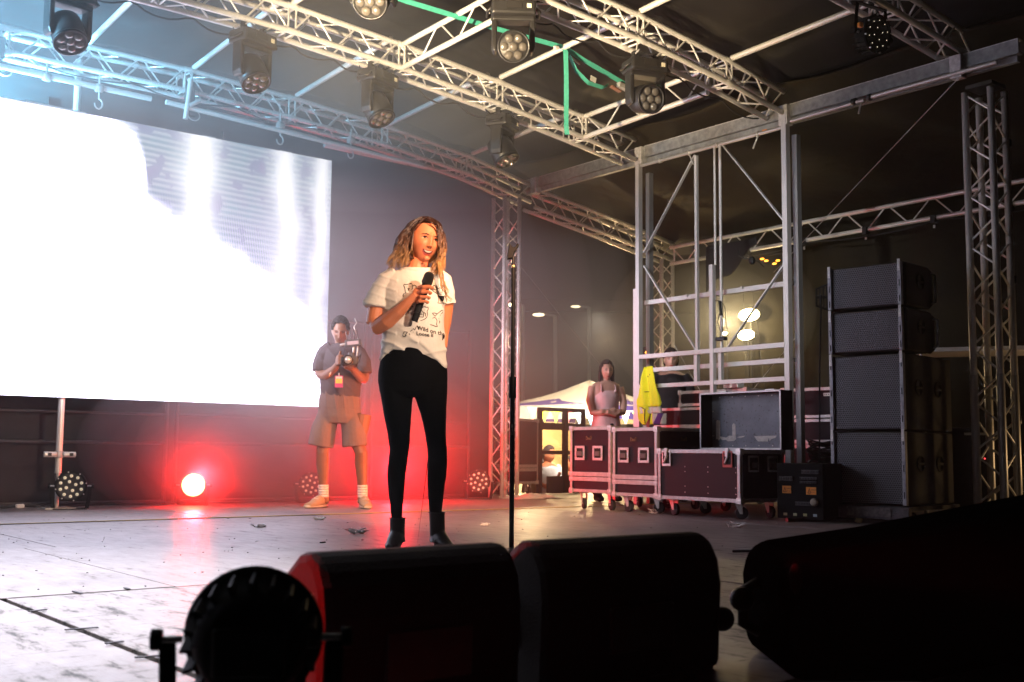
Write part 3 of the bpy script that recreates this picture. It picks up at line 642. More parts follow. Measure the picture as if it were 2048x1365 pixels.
# ================================================================== RATCHET STRAP
def ribbon(mb, pts, w, side):
    pts = [V(p) for p in pts]; sd = V(side).normalized() * w / 2; th = .0012
    nrm = []
    for i in range(len(pts)):
        tt = (pts[min(i + 1, len(pts) - 1)] - pts[max(i - 1, 0)]).normalized(); nrm.append(tt.cross(sd).normalized() * th)
    mb.rings([[p - sd - q, p + sd - q, p + sd + q, p - sd + q] for p, q in zip(pts, nrm)]); return mb
t = thing('ratchet_strap', 'teal ratchet strap slung over a roof tube with its loose end dangling', 'strap', (6.41, 7.32, 4.10))
cr = V((.62, .78, 0)).cross(V((0, 0, 1))) 
ribbon(MB(), [(0, 0, .02), (.0, -.02, -.02), (.0, -.03, -.3), (.005, -.025, -.6), (.0, -.03, -.70), (.02, -.02, -.77)], .042, (.78, -.62, 0)).build('loose_end', teal, t)
ribbon(MB(), [(0, .0, .03), (-.35, .03, .035), (-.8, .06, .04), (-1.6, .12, .07), (-2.2, .15, .09)], .045, (0, .8, -.6)).build('long_run', teal, t)
ribbon(MB(), [(0, 0, .03), (.25, .05, -.0), (.6, .1, -.04), (1.0, .14, -.10), (1.3, .15, -.13)], .045, (0, .8, -.6)).build('short_run', teal, t)
ribbon(MB(), [(.06, 0, -.03), (.16, .02, -.14), (.34, .05, -.21), (.55, .08, -.20), (.62, .09, -.16)], .042, (.2, .8, -.5)).build('slack_loop', teal, t)
boxo('ratchet', steel, (.86, .12, -.12), (.16, .05, .05), t, (0, .15, 0), .006); boxo('ratchet_handle', mat('ratchet_grip', (.25, .12, .08), .5), (.75, .12, -.16), (.12, .04, .02), t, (0, .25, 0), .004)
bar('hook', steel, (.1, .02, -.03), (.22, .04, -.06), .010, t, n=6); boxo('label', mat('strap_label', (.6, .6, .55), .5), (.38, .03, -.17), (.07, .004, .05), t, (0, .2, 0))
boxo('white_tab', white_p, (-.12, -.03, -.01), (.05, .03, .03), t, bevel=.006)

# ================================================================== FLIGHT CASES
handle_m = mat('recessed_steel', (.62, .60, .58), .4, .7, vary=.2, vscale=60)
grip_m = mat('rubber_grip', (.12, .10, .10), .6)
def M_logo(parent, x, y, z, s, rotz=0):
    lines = [[(-1, 0), (-1, 1.1), (0, .45), (1, 1.1), (1, 0)], [(-.5, 0), (-.5, .5), (0, .1), (.5, .5), (.5, 0)]]
    mb = MB()
    for l in lines: mb.tube([(px_ * s, 0, pz * s) for px_, pz in l], (.0022 * 1.0), 4)
    o = mb.build('logo', mat('logo_brass%d' % len(bpy.data.materials), (.42, .26, .16), .5), parent); o.location = (x, y, z); o.rotation_euler = (0, 0, rotz); return o
def recessed_handle(t, x, z, y=-.004):
    mb = MB(); 
    for (cx_, cz_, w_, h_) in ((0, .055, .13, .022), (0, -.055, .13, .022), (-.055, 0, .022, .09), (.055, 0, .022, .09)): mb.box((cx_, 0, cz_), (w_, .006, h_))
    f = mb.build('handle_plate', handle_m, t, bevel=.002); f.location = (x, y, z)
    boxo('recess', ink, (0, .006, 0), (.09, .008, .09), f); boxo('grip', grip_m, (0, -.006, -.006), (.075, .018, .045), f, bevel=.006)
    for sx in (-1, 1):
        for sz in (-1, 1): boxo('rivet', steel, (sx * .055, -.004, sz * .055), (.007, .004, .007), f)
def butterfly_latch(t, x, z, y=-.004, plate=None):
    f = boxo('latch', plate or handle_m, (x, y, z), (.10, .008, .13), t, bevel=.004)
    boxo('recess', ink, (0, -.003, .005), (.075, .005, .095), f); bar('twist_wing', steel, (-.018, -.010, -.03), (.018, -.010, .03), .012, f, n=8); boxo('hasp', steel, (0, -.010, .045), (.03, .012, .05), f, bevel=.003); boxo('keeper', steel, (0, -.006, .072), (.035, .012, .03), f)
def caster(t, x, y, rot=0., z0=.14):
    c = bpy.data.objects.new('caster', MB().box((0, 0, 0), (.085, .07, .006)).mesh('caster', steel)); COL.objects.link(c); c.parent = t; c.location = (x, y, z0 - .006); c.rotation_euler = (0, 0, rot)
    w_ = MB().lathe([(.018, -.017), (.044, -.017), (.050, -.012), (.050, .012), (.044, .017), (.018, .017)], n=20, axis=V((0, 1, 0))).build('wheel', rubber, c, smooth=False); w_.location = (.022, 0, -(z0 - .006) + .0505)
    for sy in (-1, 1):
        MB().prism([(-.028, 0), (.034, 0), (.036, -.085), (.012, -.085)], sy * .024 - .002, sy * .024 + .002).build('fork', steel, c)
    bar('axle', steel, (.022, -.028, -(z0 - .006) + .0505), (.022, .028, -(z0 - .006) + .0505), .007, c, n=8)
def flight_case(label, loc, rotz, w_, d_, z0, z1, split=None, name='flight_case', handles=(), latches=(), rivets=(), logo=None, casters=True, group='black flight cases with aluminium edges', side_handles=(), lid_open=False):
    t = thing(name, label, 'flight case', loc, rotz, group); e = .029; th = .010
    boxo('shell', laminate, (w_ / 2, d_ / 2, (z0 + z1) / 2), (w_ - .012, d_ - .012, z1 - z0 - .012), t)
    cz = (z0 + z1) / 2; hh = z1 - z0
    # edge profiles: L angles as two strips each
    def strip(x, y, z, dx, dy, dz): boxo('edging', edge_m, (x, y, z), (dx, dy, dz), t, bevel=.002)
    for z in (z0 + e / 2, z1 - e / 2):
        for y in (-.001, d_ + .001): strip(w_ / 2, y, z, w_ - .04, .004, e)
        for x in (-.001, w_ + .001): strip(x, d_ / 2, z, .004, d_ - .04, e)
    for z in (z1 + .0,): 
        for y in (e / 2, d_ - e / 2): strip(w_ / 2, y, z, w_ - .04, e, .004)
        for x in (e / 2, w_ - e / 2): strip(x, d_ / 2, z, e, d_ - 2 * e - .01, .004)
    for x in (e / 2, w_ - e / 2):
        for y in (-.0015, d_ + .0015): strip(x, y, cz, e, .004, hh - .04)
    for x in (-.0015, w_ + .0015):
        for y in (e / 2, d_ - e / 2): strip(x, y, cz, .004, e, hh - .04)
    if split:
        for dz in (-.022, .022):
            strip(w_ / 2, -.003, split + dz, w_ - .05, .008, .038); strip(w_ + .003, d_ / 2, split + dz, .008, d_ - .05, .038); strip(-.003, d_ / 2, split + dz, .008, d_ - .05, .038)
    cs = [(x, y, z) for x in (.014, w_ - .014) for y in (.014, d_ - .014) for z in (z0 + .014, z1 - .014)]
    cm = shared('ball_corner', lambda: (lambda mb: mb.ell((0, 0, 0), .026, 10, 8).box((0, 0, 0), (.046, .046, .046)))(MB()).mesh('ball_corner', handle_m))
    for c in cs: inst('ball_corner', cm, t, c)
    if split:
        for x in (.014, w_ - .014):
            for y in (.014,):
                for dz in (-.024, .024): inst('corner_brace', cm, t, (x, y, split + dz), scale=(.95, .95, .8))
    for (x, z) in handles: recessed_handle(t, x, z)
    for (x, z, pm) in latches: butterfly_latch(t, x, z, plate=pm)
    rv = shared('rivet', lambda: MB().lathe([(.0045, 0), (.003, .002)], n=6, axis=V((0, -1, 0))).mesh('rivet', mat('rivet_steel', (.8, .78, .74), .3, .8)))
    for (x, z) in rivets: inst('rivet', rv, t, (x, -.006 if not (x < .03 or x > w_ - .03) else -.009, z), scale=(1.1, 1, 1.1))
    n = int(w_ / .1)
    for k in range(1, n): inst('rivet', rv, t, (w_ * k / n, -.004, z1 - .017), scale=(.7, .7, .7)); inst('rivet', rv, t, (w_ * k / n, -.004, z0 + .017), scale=(.7, .7, .7))
    if logo: M_logo(t, logo[0], -.004, logo[1], logo[2])
    if casters:
        for x in (.09, w_ - .09):
            for y in (.09, d_ - .09): caster(t, x, y, random.uniform(-.6, .9), z0)
    for (y, z) in side_handles:
        f = boxo('side_handle', handle_m, (w_ + .004, y, z), (.006, .13, .13), t, bevel=.003); boxo('recess', ink, (.001, 0, 0), (.006, .10, .10), f); boxo('grip', grip_m, (.010, 0, -.01), (.016, .085, .04), f, bevel=.005)
    return t
c1_ = flight_case('tall two handled flight case on wheels, leftmost of the front row beside the tents', (7.0, 7.88, 0), R(-90), .545, .9, .155, .755, split=.30, handles=((.135, .515), (.375, .515)), logo=(.255, .635, .032))
c2_ = flight_case('tall two handled flight case on wheels, middle of the front row below the yellow vest', (7.0, 7.305, 0), R(-90), .545, 1.05, .14, .74, split=.285, handles=((.135, .50), (.385, .50)), logo=(.26, .62, .032))
lg = M_logo(c2_, .549, .33, .625, .032, R(90))
red_pl = mat('red_latch_plate', (.62, .10, .08), .5, vary=.2)
c3_ = flight_case('low wide flight case with a red latch under the open lid', (6.95, 6.70, 0), R(-90), .89, .55, .135, .550, latches=((.10, .475, None), (.765, .475, red_pl)), rivets=[(x, z) for x in (.03, .31, .56, .85) for z in (.41, .37, .25, .20)], side_handles=((.16, .44), (.40, .44)))
# open lid standing on the back edge of the low case
t = thing('case_lid', 'open grey lid with torn white tape marks standing on the low flight case', 'case lid', (7.44, 6.53, .553), R(-90), rot=(R(0), 0, R(-90)))
lm_ = bpy.data.materials.new('worn_lid_foam'); lm_.use_nodes = True; n = lm_.node_tree; L = n.links; bsd = n.nodes['Principled BSDF']; tc = n.nodes.new('ShaderNodeTexCoord')
nn = n.nodes.new('ShaderNodeTexNoise'); nn.inputs['Scale'].default_value = 7; nn.inputs['Detail'].default_value = 8; L.new(tc.outputs['Object'], nn.inputs[0])
n2 = n.nodes.new('ShaderNodeTexNoise'); n2.inputs['Scale'].default_value = 55; n2.inputs['Detail'].default_value = 3; L.new(tc.outputs['Object'], n2.inputs[0])
mr_ = n.nodes.new('ShaderNodeMapRange'); mr_.inputs[1].default_value = .3; mr_.inputs[2].default_value = .7; mr_.inputs[3].default_value = .75; mr_.inputs[4].default_value = 1.15; L.new(nn.outputs[0], mr_.inputs[0])
sp_ = n.nodes.new('ShaderNodeMapRange'); sp_.inputs[1].default_value = .30; sp_.inputs[2].default_value = .36; L.new(n2.outputs[0], sp_.inputs[0])
vs_ = n.nodes.new('ShaderNodeVectorMath'); vs_.operation = 'SCALE'; vs_.inputs[0].default_value = (.18, .20, .25); L.new(mr_.outputs[0], vs_.inputs['Scale'])
mm_ = n.nodes.new('ShaderNodeMixRGB'); mm_.inputs[1].default_value = (.03, .03, .04, 1); L.new(sp_.outputs[0], mm_.inputs[0]); L.new(vs_.outputs[0], mm_.inputs[2]); L.new(mm_.outputs[0], bsd.inputs['Base Color']); bsd.inputs['Roughness'].default_value = .38; bsd.inputs['Specular IOR Level'].default_value = .35
LW, LH, LD = .86, .485, .15
boxo('inner_face', lm_, (LW / 2, .0, LH / 2), (LW - .02, .012, LH - .02), t)
for z in (.008, LH - .008): boxo('rim', blkw, (LW / 2, -LD / 2, z), (LW, LD, .012), t, bevel=.002); boxo('edging', edge_m, (LW / 2, -LD - .001, z), (LW, .006, .016), t, bevel=.002)
for x in (.006, LW - .006): boxo('rim', blkw, (x, -LD / 2, LH / 2), (.012, LD, LH - .012), t, bevel=.002); boxo('edging', edge_m, (x, -LD - .001, LH / 2), (.016, .006, LH - .02), t, bevel=.002)
tape = mat('torn_tape', (.80, .76, .72), .8, vary=.15, vscale=40)
def torn(poly): MB().prism(poly, -.0085, -.0065).build('torn_tape', tape, t)
torn([(.055, .09), (.058, .245), (.07, .255), (.10, .25), (.10, .115), (.17, .105), (.20, .12), (.235, .12), (.235, .21), (.25, .225), (.27, .215), (.275, .09), (.255, .075), (.185, .072), (.165, .085), (.12, .082), (.105, .10), (.085, .08), (.07, .095)])
torn([(.29, .105), (.32, .115), (.37, .118), (.36, .108), (.32, .10)]); torn([(.47, .115), (.70, .118), (.69, .10), (.65, .09), (.63, .075), (.62, .10), (.61, .07), (.51, .07), (.49, .09)])
rv = shared('rivet', None)
for k in range(6):
    for z in (.035, LH - .035): inst('rivet', rv, t, (.10 + k * .14, -.008, z), scale=(1.2, 1, 1.2))
for z in (.12, .33): inst('rivet', rv, t, (.03, -.008, z), scale=(1.2, 1, 1.2)); inst('rivet', rv, t, (.018, -.008, z), scale=(1.2, 1, 1.2))
boxo('hinge', steel, (.22, -.1, LH + .004), (.08, .03, .012), t); boxo('hinge', steel, (.72, -.1, LH + .004), (.09, .03, .012), t)
# dark stacked cases behind the tower
flight_case('large dark flight case behind the yellow vest at the back of the wing', (8.75, 8.75, 0), R(-90), 1.25, .7, .12, 1.0, split=.78, group='dark flight cases stacked in the wing', latches=((.75, .66, None),))
flight_case('shallow dark case with a pale edge stacked on the large one behind the lid', (8.72, 8.1, 0), R(-90), .9, .6, 1.01, 1.17, casters=False, group='dark flight cases stacked in the wing')
flight_case('dark case between the tower post and the speaker stack, lower of its stack', (8.95, 6.95, 0), R(-88), 1.0, .6, .1, .86, split=.62, group='dark flight cases stacked in the wing')
flight_case('dark case with a small white name plate, stacked between tower and speakers', (8.95, 6.95, 0), R(-88), 1.0, .6, .87, 1.16, casters=False, group='dark flight cases stacked in the wing')
t = bpy.data.objects[[o.name for o in bpy.data.objects if o.get('label', '').startswith('dark case with a small white name')][0]]
np_ = boxo('name_plate', white_p, (.52, -.006, 1.09), (.075, .005, .03), t)
for x in (-.02, 0, .02): boxo('hole', ink, (x, -.004, 0), (.008, .003, .008), np_)
bx_ = flight_case('dark rack case half hidden behind the pale truss column at the back opening', (8.12, 11.0, 0), R(-72), .62, .6, .14, .92, split=.33, handles=((.16, .60), (.44, .60)), group='dark flight cases at the back opening')
t = thing('desk_gear', 'dark stack of rack gear standing on the case behind the truss column', 'rack gear', (8.17, 11.1, .925), R(-72))
for k in range(4): boxo('rack_unit', blkm, (.25, .25, .05 + k * .085), (.44 - .03 * k, .35, .075), t, bevel=.004)
boxo('power_knob_panel', steel, (.42, .06, .10), (.07, .01, .07), t)
# power distribution rack with danger labels
t = thing('power_distribution_rack', 'black power distribution rack with orange danger labels beside the speaker stack', 'power rack', (7.18, 5.62, 0), R(-82))
boxo('shell', par_k, (.185, .25, .235), (.40, .5, .43), t, bevel=.006)
for (x, z, w2, h2) in ((.07, .33, .12, .035), (.26, .335, .14, .022), (.26, .305, .14, .018), (.22, .14, .14, .03), (.28, .385, .15, .03)): 
    pz = boxo('breaker_row', mat('breaker%d' % len(bpy.data.materials), (.06, .055, .065), .4), (x, -.004, z), (w2, .012, h2), t, bevel=.002)
    for k in range(6): boxo('breaker', blkm, (-w2 / 2 + w2 * (k + .5) / 6, -.008, 0), (w2 / 9, .008, h2 * .6), pz)
for (x, z, w2) in ((.075, .245, .075), (.285, .24, .085)):
    lb = boxo('danger_label', orange, (x, -.004, z), (w2, .004, .058), t)
    tri = MB().tube([(-.026, -.004, -.018), (-.014, -.004, .018), (-.002, -.004, -.018), (-.026, -.004, -.018)], .0022, 4).build('warning_triangle', ink, lb)
    vs, fs = text_mesh('DANGER', .014); MB().add([(v.x + .001, -.004, v.y + .004) for v in vs], fs).build('lettering', ink, lb)
    vs, fs = text_mesh('240 volts', .008); MB().add([(v.x + .001, -.004, v.y - .012) for v in vs], fs).build('lettering', ink, lb)
sc_ = MB().lathe([(.03, 0), (.03, .02), (.022, .026), (.001, .027)], n=14, axis=V((0, -1, 0))).build('power_socket', mat('socket_tan', (.35, .28, .2), .5), t, smooth=True); sc_.location = (.315, -.004, .155)
for k, cc in enumerate([(.35, .25, .1), (.35, .36, .2), (.4, .42, .18), (.45, .62, .7)]):
    boxo('small_label', mat('small_label%d' % k, cc, .5), (.06 + k * .085, -.004, .055), (.03, .004, .02), t)
# cable coil behind the rack
mb = MB()
for k in range(14):
    rr_ = .20 + .02 * math.sin(k * 2.1); mb.tube([(rr_ * 1.2 * math.cos(a), rr_ * math.sin(a), .02 * k * .9 + .02 * math.sin(a * 3 + k)) for a in [i * .35 for i in range(19)]], .008, 5)
o = mb.build('cable_coil', rubber, None, smooth=True); o.location = (8.25, 5.85, .40); ptag(o, 'heap of coiled black cable behind the power rack', 'cable')
o = boxo('equipment_trunk', blkw, (8.25, 5.85, .19), (.6, .6, .38), None, bevel=.006); ptag(o, 'low black trunk carrying the coiled cable', 'trunk')

# ================================================================== SPEAKER STACK
gm = bpy.data.materials.new('perforated_grille'); gm.use_nodes = True; n = gm.node_tree; L = n.links; bsd = n.nodes['Principled BSDF']; tc = n.nodes.new('ShaderNodeTexCoord'); sp = n.nodes.new('ShaderNodeSeparateXYZ'); L.new(tc.outputs['Object'], sp.inputs[0])
P = .0185
u_ = M('DIVIDE', sp.outputs[0], P); v_ = M('DIVIDE', sp.outputs[2], P * .866)
def cell(du, dv):
    a = M('SUBTRACT', M('FRACT', M('ADD', u_, du)), .5); b_ = M('MULTIPLY', M('SUBTRACT', M('FRACT', M('ADD', M('MULTIPLY', v_, .5), dv)), .5), 1.732)
    return M('SQRT', M('ADD', M('MULTIPLY', a, a), M('MULTIPLY', b_, b_)))
dd = M('MINIMUM', cell(0., 0.), cell(.5, .5))
hole = n.nodes.new('ShaderNodeMapRange'); hole.inputs[1].default_value = .33; hole.inputs[2].default_value = .40; L.new(dd, hole.inputs[0])
gc = n.nodes.new('ShaderNodeMixRGB'); gc.inputs[1].default_value = (.006, .006, .007, 1); gc.inputs[2].default_value = (.16, .155, .17, 1); L.new(hole.outputs[0], gc.inputs[0]); L.new(gc.outputs[0], bsd.inputs['Base Color'])
bp = n.nodes.new('ShaderNodeBump'); bp.inputs['Strength'].default_value = .8; bp.inputs['Distance'].default_value = .003; L.new(hole.outputs[0], bp.inputs['Height']); L.new(bp.outputs[0], bsd.inputs['Normal'])
bsd.inputs['Roughness'].default_value = .4; L.new(M('MULTIPLY', hole.outputs[0], .5), bsd.inputs['Metallic'])
rail_m = mat('rigging_steel', (.34, .34, .37), .42, .5, vary=.2, vscale=30)
paint = mat('textured_speaker_paint', (.014, .011, .008), .62, vary=.25, vscale=14, bump=.3, bscale=180)
SA = math.atan2(-.993, .115); PR = V((7.60, 4.75)); PL = PR - V((.115, -.993)) * .62
SG = 'speaker cabinets stacked in one tower'
def cabinet(label, z0, z1, depth, kind):
    t = thing('speaker_cabinet', label, 'speaker', (PL.x, PL.y, z0), SA, SG); w_ = .62; h = z1 - z0
    if kind == 'top':    # tapering back, rounded side plate
        MB().prism([(0, 0), (w_, 0), (w_, h), (0, h)], .02, depth - .12).build('cabinet', paint, t, bevel=.008)
        for sx in (.004, w_ + .004):
            pl = [(0.02, 0.0), (depth - .08, .0), (depth, .04), (depth, h - .04), (depth - .08, h), (.02, h)]
            MB().add([(sx - .012, y, z) for y, z in pl] + [(sx + .012, y, z) for y, z in pl], [tuple(range(6)), tuple(reversed(range(6, 12)))] + [(i, i + 6, (i + 1) % 6 + 6, (i + 1) % 6) for i in range(6)]).build('side_plate', paint, t, bevel=.012)
        MB().tube([(w_ + .02, depth - .05, .05), (w_ + .045, depth - .03, .06), (w_ + .045, depth - .03, h - .06), (w_ + .02, depth - .05, h - .05)], .010, 8).build('grab_bar', rail_m, t, smooth=True)
        hy, hz2 = .26, h * .60
    else:
        boxo('cabinet', paint, (w_ / 2, depth / 2 + .02, h / 2), (w_, depth, h), t, bevel=.012); hy, hz2 = .22, h * .56
    g_ = boxo('grille', gm, (w_ / 2, .008, h / 2), (w_ - .07, .02, h - .018), t, bevel=.006)
    for x in (.017, w_ - .017):
        f = boxo('rigging_rail', rail_m, (x, -.004, h / 2), (.030, .035, h - .0), t, bevel=.003)
        for q in (-.36, .0, .36): boxo('rigging_slot', ink, (0, -.017, q * h), (.008, .006, .05), f)
        boxo('link_plate', steel, (0, -.02, h / 2 - .03), (.022, .008, .09), f)
        inst('pin', rv, f, (0, -.024, h / 2 - .05), scale=(1.5, 1, 1.5))
    # round side handle recess
    for yy in ([hy] if kind == 'top' else [hy, hy + .34]):
        rc = MB().lathe([(.063, .004), (.060, .006), (.052, -.02), (.001, -.03)], n=24, axis=V((1, 0, 0))).build('side_handle', ink if kind != 'top' else blk, t, smooth=True); rc.location = (w_ + (.018 if kind == 'top' else .003), yy, hz2)
        boxo('handle_bar', paint, (.002, 0, .0), (.012, .11, .022), rc, bevel=.006)
        if kind == 'top': MB().prism([(-.04, .012), (.04, .012), (.03, .045), (-.03, .045)], -.001, .001, lambda x, y, z: (y + .001, x, z)).build('handle_glint', mat('glint_tan%d' % len(bpy.data.materials), (.30, .20, .13), .5), rc)  # tan patch painted as the glint over the handle
    return t
cabinet('shallow speaker cabinet on top of the speaker stack', 1.665, 2.0, .50, 'top')
cabinet('second cabinet from the top of the speaker stack with a round side handle', 1.315, 1.645, .52, 'top')
cabinet('tall third cabinet of the speaker stack, upper of the two large ones', .712, 1.295, .80, 'sub')
cabinet('tall bottom cabinet of the speaker stack resting on the wooden pallet', .142, .700, .80, 'sub')
t = thing('pallet', 'scuffed dark wooden dolly board under the speaker stack', 'pallet', (PL.x, PL.y, 0), SA)
boxo('front_board', mat('scuffed_board', (.055, .042, .05), .6, vary=.6, vscale=22, bump=.5, bscale=60), (.30, -.05, .085), (.72, .05, .095), t, bevel=.004)
boxo('worn_plank', mat('worn_plank', (.10, .08, .08), .7, vary=.7, vscale=30), (.34, -.078, .09), (.36, .006, .07), t); boxo('deck', blkw, (.31, .40, .12), (.70, .84, .03), t)
for x in (0.05, .6):
    for y in (0.1, .7): bar('wheel', rubber, (x - .02, y, .045), (x + .02, y, .045), .044, t)
boxo('paper_tag', mat('paper_tag', (.8, .7, .45), .6), (.25, -.06, .02), (.05, .006, .05), t, (0, .5, 0))
boxo('plug', steel, (.03, -.06, .02), (.02, .02, .02), t)
o = MB().tube([(PL.x - .02, PL.y + .06, 1.8), (PL.x - .03, PL.y + .08, 1.2), (PL.x - .02, PL.y + .10, .6), (PL.x, PL.y + .14, .03), (PL.x + .2, PL.y + .5, .01)], .007, 6).build('speaker_cable', rubber, smooth=True); ptag(o, 'thin black cable running down the left side of the speaker stack', 'cable')
o = MB().tube([(PL.x - .45, PL.y + .1, .015), (PL.x - .2, PL.y + .02, .02), (PL.x + .1, PL.y - .12, .03)], .02, 6).build('stand_leg', blkm); ptag(o, 'black stand leg lying on the deck in front of the pallet', 'stand leg')
# antenna paddle
t = thing('antenna_paddle', 'black slotted antenna paddle beside the top of the speaker stack', 'antenna', (7.62, 5.56, 1.80), R(-60))
mb = MB()
zt = lambda x: .075 + (.16 - .075) * (x / .22)
for (x0, x1) in ((0, .014), (.205, .22)): mb.prism([(x0, -zt(x0)), (x1, -zt(x1)), (x1, zt(x1)), (x0, zt(x0))], -.006, .006)
mb.prism([(0, zt(0) - .016), (.22, zt(.22) - .016), (.22, zt(.22)), (0, zt(0))], -.006, .006); mb.prism([(0, -zt(0)), (.22, -zt(.22)), (.22, -zt(.22) + .016), (0, -zt(0) + .016)], -.006, .006)
mb.prism([(0, -.012), (.22, -.012), (.22, .012), (0, .012)], -.006, .006)
mb.build('frame', blk, t)
for k in range(6):
    x = .035 + k * .028; boxo('slat', blk, (x, 0, 0), (.010, .010, 2 * zt(x) - .02), t)
vs, fs = text_mesh('S', .03); MB().add([(v.x + .10, -.007, v.y - .01) for v in vs], fs).build('lettering', white_p, t)
boxo('mount', blkm, (.24, 0, -.02), (.04, .03, .34), t, bevel=.006); bar('mast', blkm, (.25, .03, -1.8), (.25, .03, .1), .014, t)
o = bar('guy_wire', steel, (7.66, 4.75, 2.1), (8.3, 4.6, 3.55), .003, n=5); o.location = V((8.6, 5.8, 2.95)); o.rotation_euler = (V((9.6, 7.2, 2.3)) - V((8.3, 4.3, 3.4))).to_track_quat('Z', 'Y').to_euler(); o.scale = (.003, .003, 3.4); ptag(o, 'thin guy wire slanting from the near truss column over the speaker stack', 'wire')
o = bar('guy_wire', steel, (9.6, 12.0, 3.2), (9.9, 9.4, .6), .003, n=5); ptag(o, 'thin guy wire slanting down through the dark gap left of the tower', 'wire')
# white table behind the near column
t = thing('folding_table', 'white folding table edge behind the near truss column', 'table', (9.25, 4.9, 0), R(-60))
boxo('table_top', white_p, (0, 0, 1.42), (1.3, .6, .035), t); 
for x in (-.6, .6): bar('leg', steel, (x, -.25, -1.1), (x, -.25, 1.4), .016, t); bar('leg', steel, (x, .25, -1.1), (x, .25, 1.4), .016, t)
t = thing('patch_panel', 'dark rack with a small red indicator light behind the near truss column', 'rack', (8.9, 4.85, 0), R(-60))
boxo('shell', blkm, (0, 0, .35), (.5, .4, .8), t, bevel=.006); MB().ell((.0, -.203, .5), .006, 8, 6).build('indicator', mat('indicator_red', (1, .1, .1), .4, emit=(1, .05, .05), estr=3), t); boxo('fader_panel', white_p, (.0, -.203, .70), (.3, .01, .02), t)

# ================================================================== WEDGE MONITORS
wm = mat('monitor_paint', (.011, .010, .011), .7, spec=.2, bump=.25, bscale=220)
WGp = 'floor wedge monitors along the front of the stage'
prof = [(0, 0), (-.01, .20), (.0, .26), (.025, .303), (.06, .322), (.10, .317), (.44, .07), (.44, 0)]
def wedge(label, loc, rotz, w_, s=1.):
    t = thing('wedge_monitor', label, 'monitor speaker', loc, rotz, WGp)
    pr = [(y * s, z * s) for y, z in prof]; n_ = len(pr)
    MB().add([(0, y, z) for y, z in pr] + [(w_, y, z) for y, z in pr], [tuple(range(n_)), tuple(reversed(range(n_, 2 * n_)))] + [(i, i + n_, (i + 1) % n_ + n_, (i + 1) % n_) for i in range(n_)]).build('cabinet', wm, t, bevel=.022)
    a = math.atan2(.26, .34); g2 = boxo('grille', blkm, (w_ / 2, .268 * s, .188 * s), (w_ - .06, .38 * s, .012), t, (-a, 0, 0), bevel=.004)
    for x in (-.003, w_ + .003):
        h = MB().lathe([(.05, 0), (.048, .006), (.001, .006)], n=20, axis=V((-1 if x < 0 else 1, 0, 0))).build('side_handle', blk, t, smooth=True); h.location = (x, .14 * s, .15 * s)
    boxo('rear_panel', blkm, (w_ / 2, -.008, .12 * s), (.2, .012, .1), t, bevel=.003)
    for x in (.04, w_ - .04): boxo('rubber_foot', rubber, (x, .02, .004), (.03, .03, .01), t)
    return t
wedge('black floor monitor with its end lit red, directly behind the near par light', (1.03, 1.84, 0), 0, .47)
wedge('black floor monitor in the middle of the foreground, right of the microphone stand', (1.565, 1.84, 0), 0, .56)
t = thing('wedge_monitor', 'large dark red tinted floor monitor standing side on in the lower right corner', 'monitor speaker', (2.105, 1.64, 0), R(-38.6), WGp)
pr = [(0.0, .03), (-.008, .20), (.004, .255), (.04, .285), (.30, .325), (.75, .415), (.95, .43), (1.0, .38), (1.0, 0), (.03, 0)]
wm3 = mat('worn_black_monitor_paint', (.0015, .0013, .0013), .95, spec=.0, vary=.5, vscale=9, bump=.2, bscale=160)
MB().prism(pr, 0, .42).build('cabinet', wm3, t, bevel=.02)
boxo('side_panel', wm3, (.5, -.003, .12), (.8, .008, .18), t, bevel=.003); h_ = MB().ell((.03, -.002, .23), (.016, .006, .035), 16, 8).build('grip_hole', ink, t)
MB().tube([(-.01, .2, .20), (-.05, .2, .18), (-.05, .2, .10), (-.01, .2, .08)], .014, 8).build('carry_handle', blk, t, smooth=True)
o = MB().tube([(1.46, 1.9, .012), (1.53, 1.8, .02), (1.62, 1.74, .012), (1.9, 1.72, .012), (2.0, 1.85, .012), (2.1, 2.4, .012)], .009, 6).build('monitor_cable', rubber, smooth=True); ptag(o, 'black cable lying between the foreground floor monitors', 'cable')
for k in range(3):
    o = MB().ell((0, 0, 0), (.035, .03, .03), 12, 8).build('cable_plug', blk, smooth=True); o.location = (2.12 + .03 * k, 1.90 - .04 * k, .06 + .05 * k); ptag(o, ['lowest black plug bundle in the gap beside the large floor monitor', 'middle black plug in the gap beside the large floor monitor', 'upper black plug with a red rim beside the large floor monitor'][k], 'plug', 'black plugs between the floor monitors')
o = boxo('paper_sheet', pvc_white, (1.70, 1.42, .004), (.10, .07, .002), None, (0, 0, .4)); ptag(o, 'scrap of pale paper on the deck in front of the large floor monitor', 'paper')
o = boxo('front_rail', blkw, (2.4, 1.28, -.0), (5.0, .10, .09), None, (0, 0, .0), bevel=.004); ptag(o, 'black timber edge rail along the very front of the stage', 'rail')

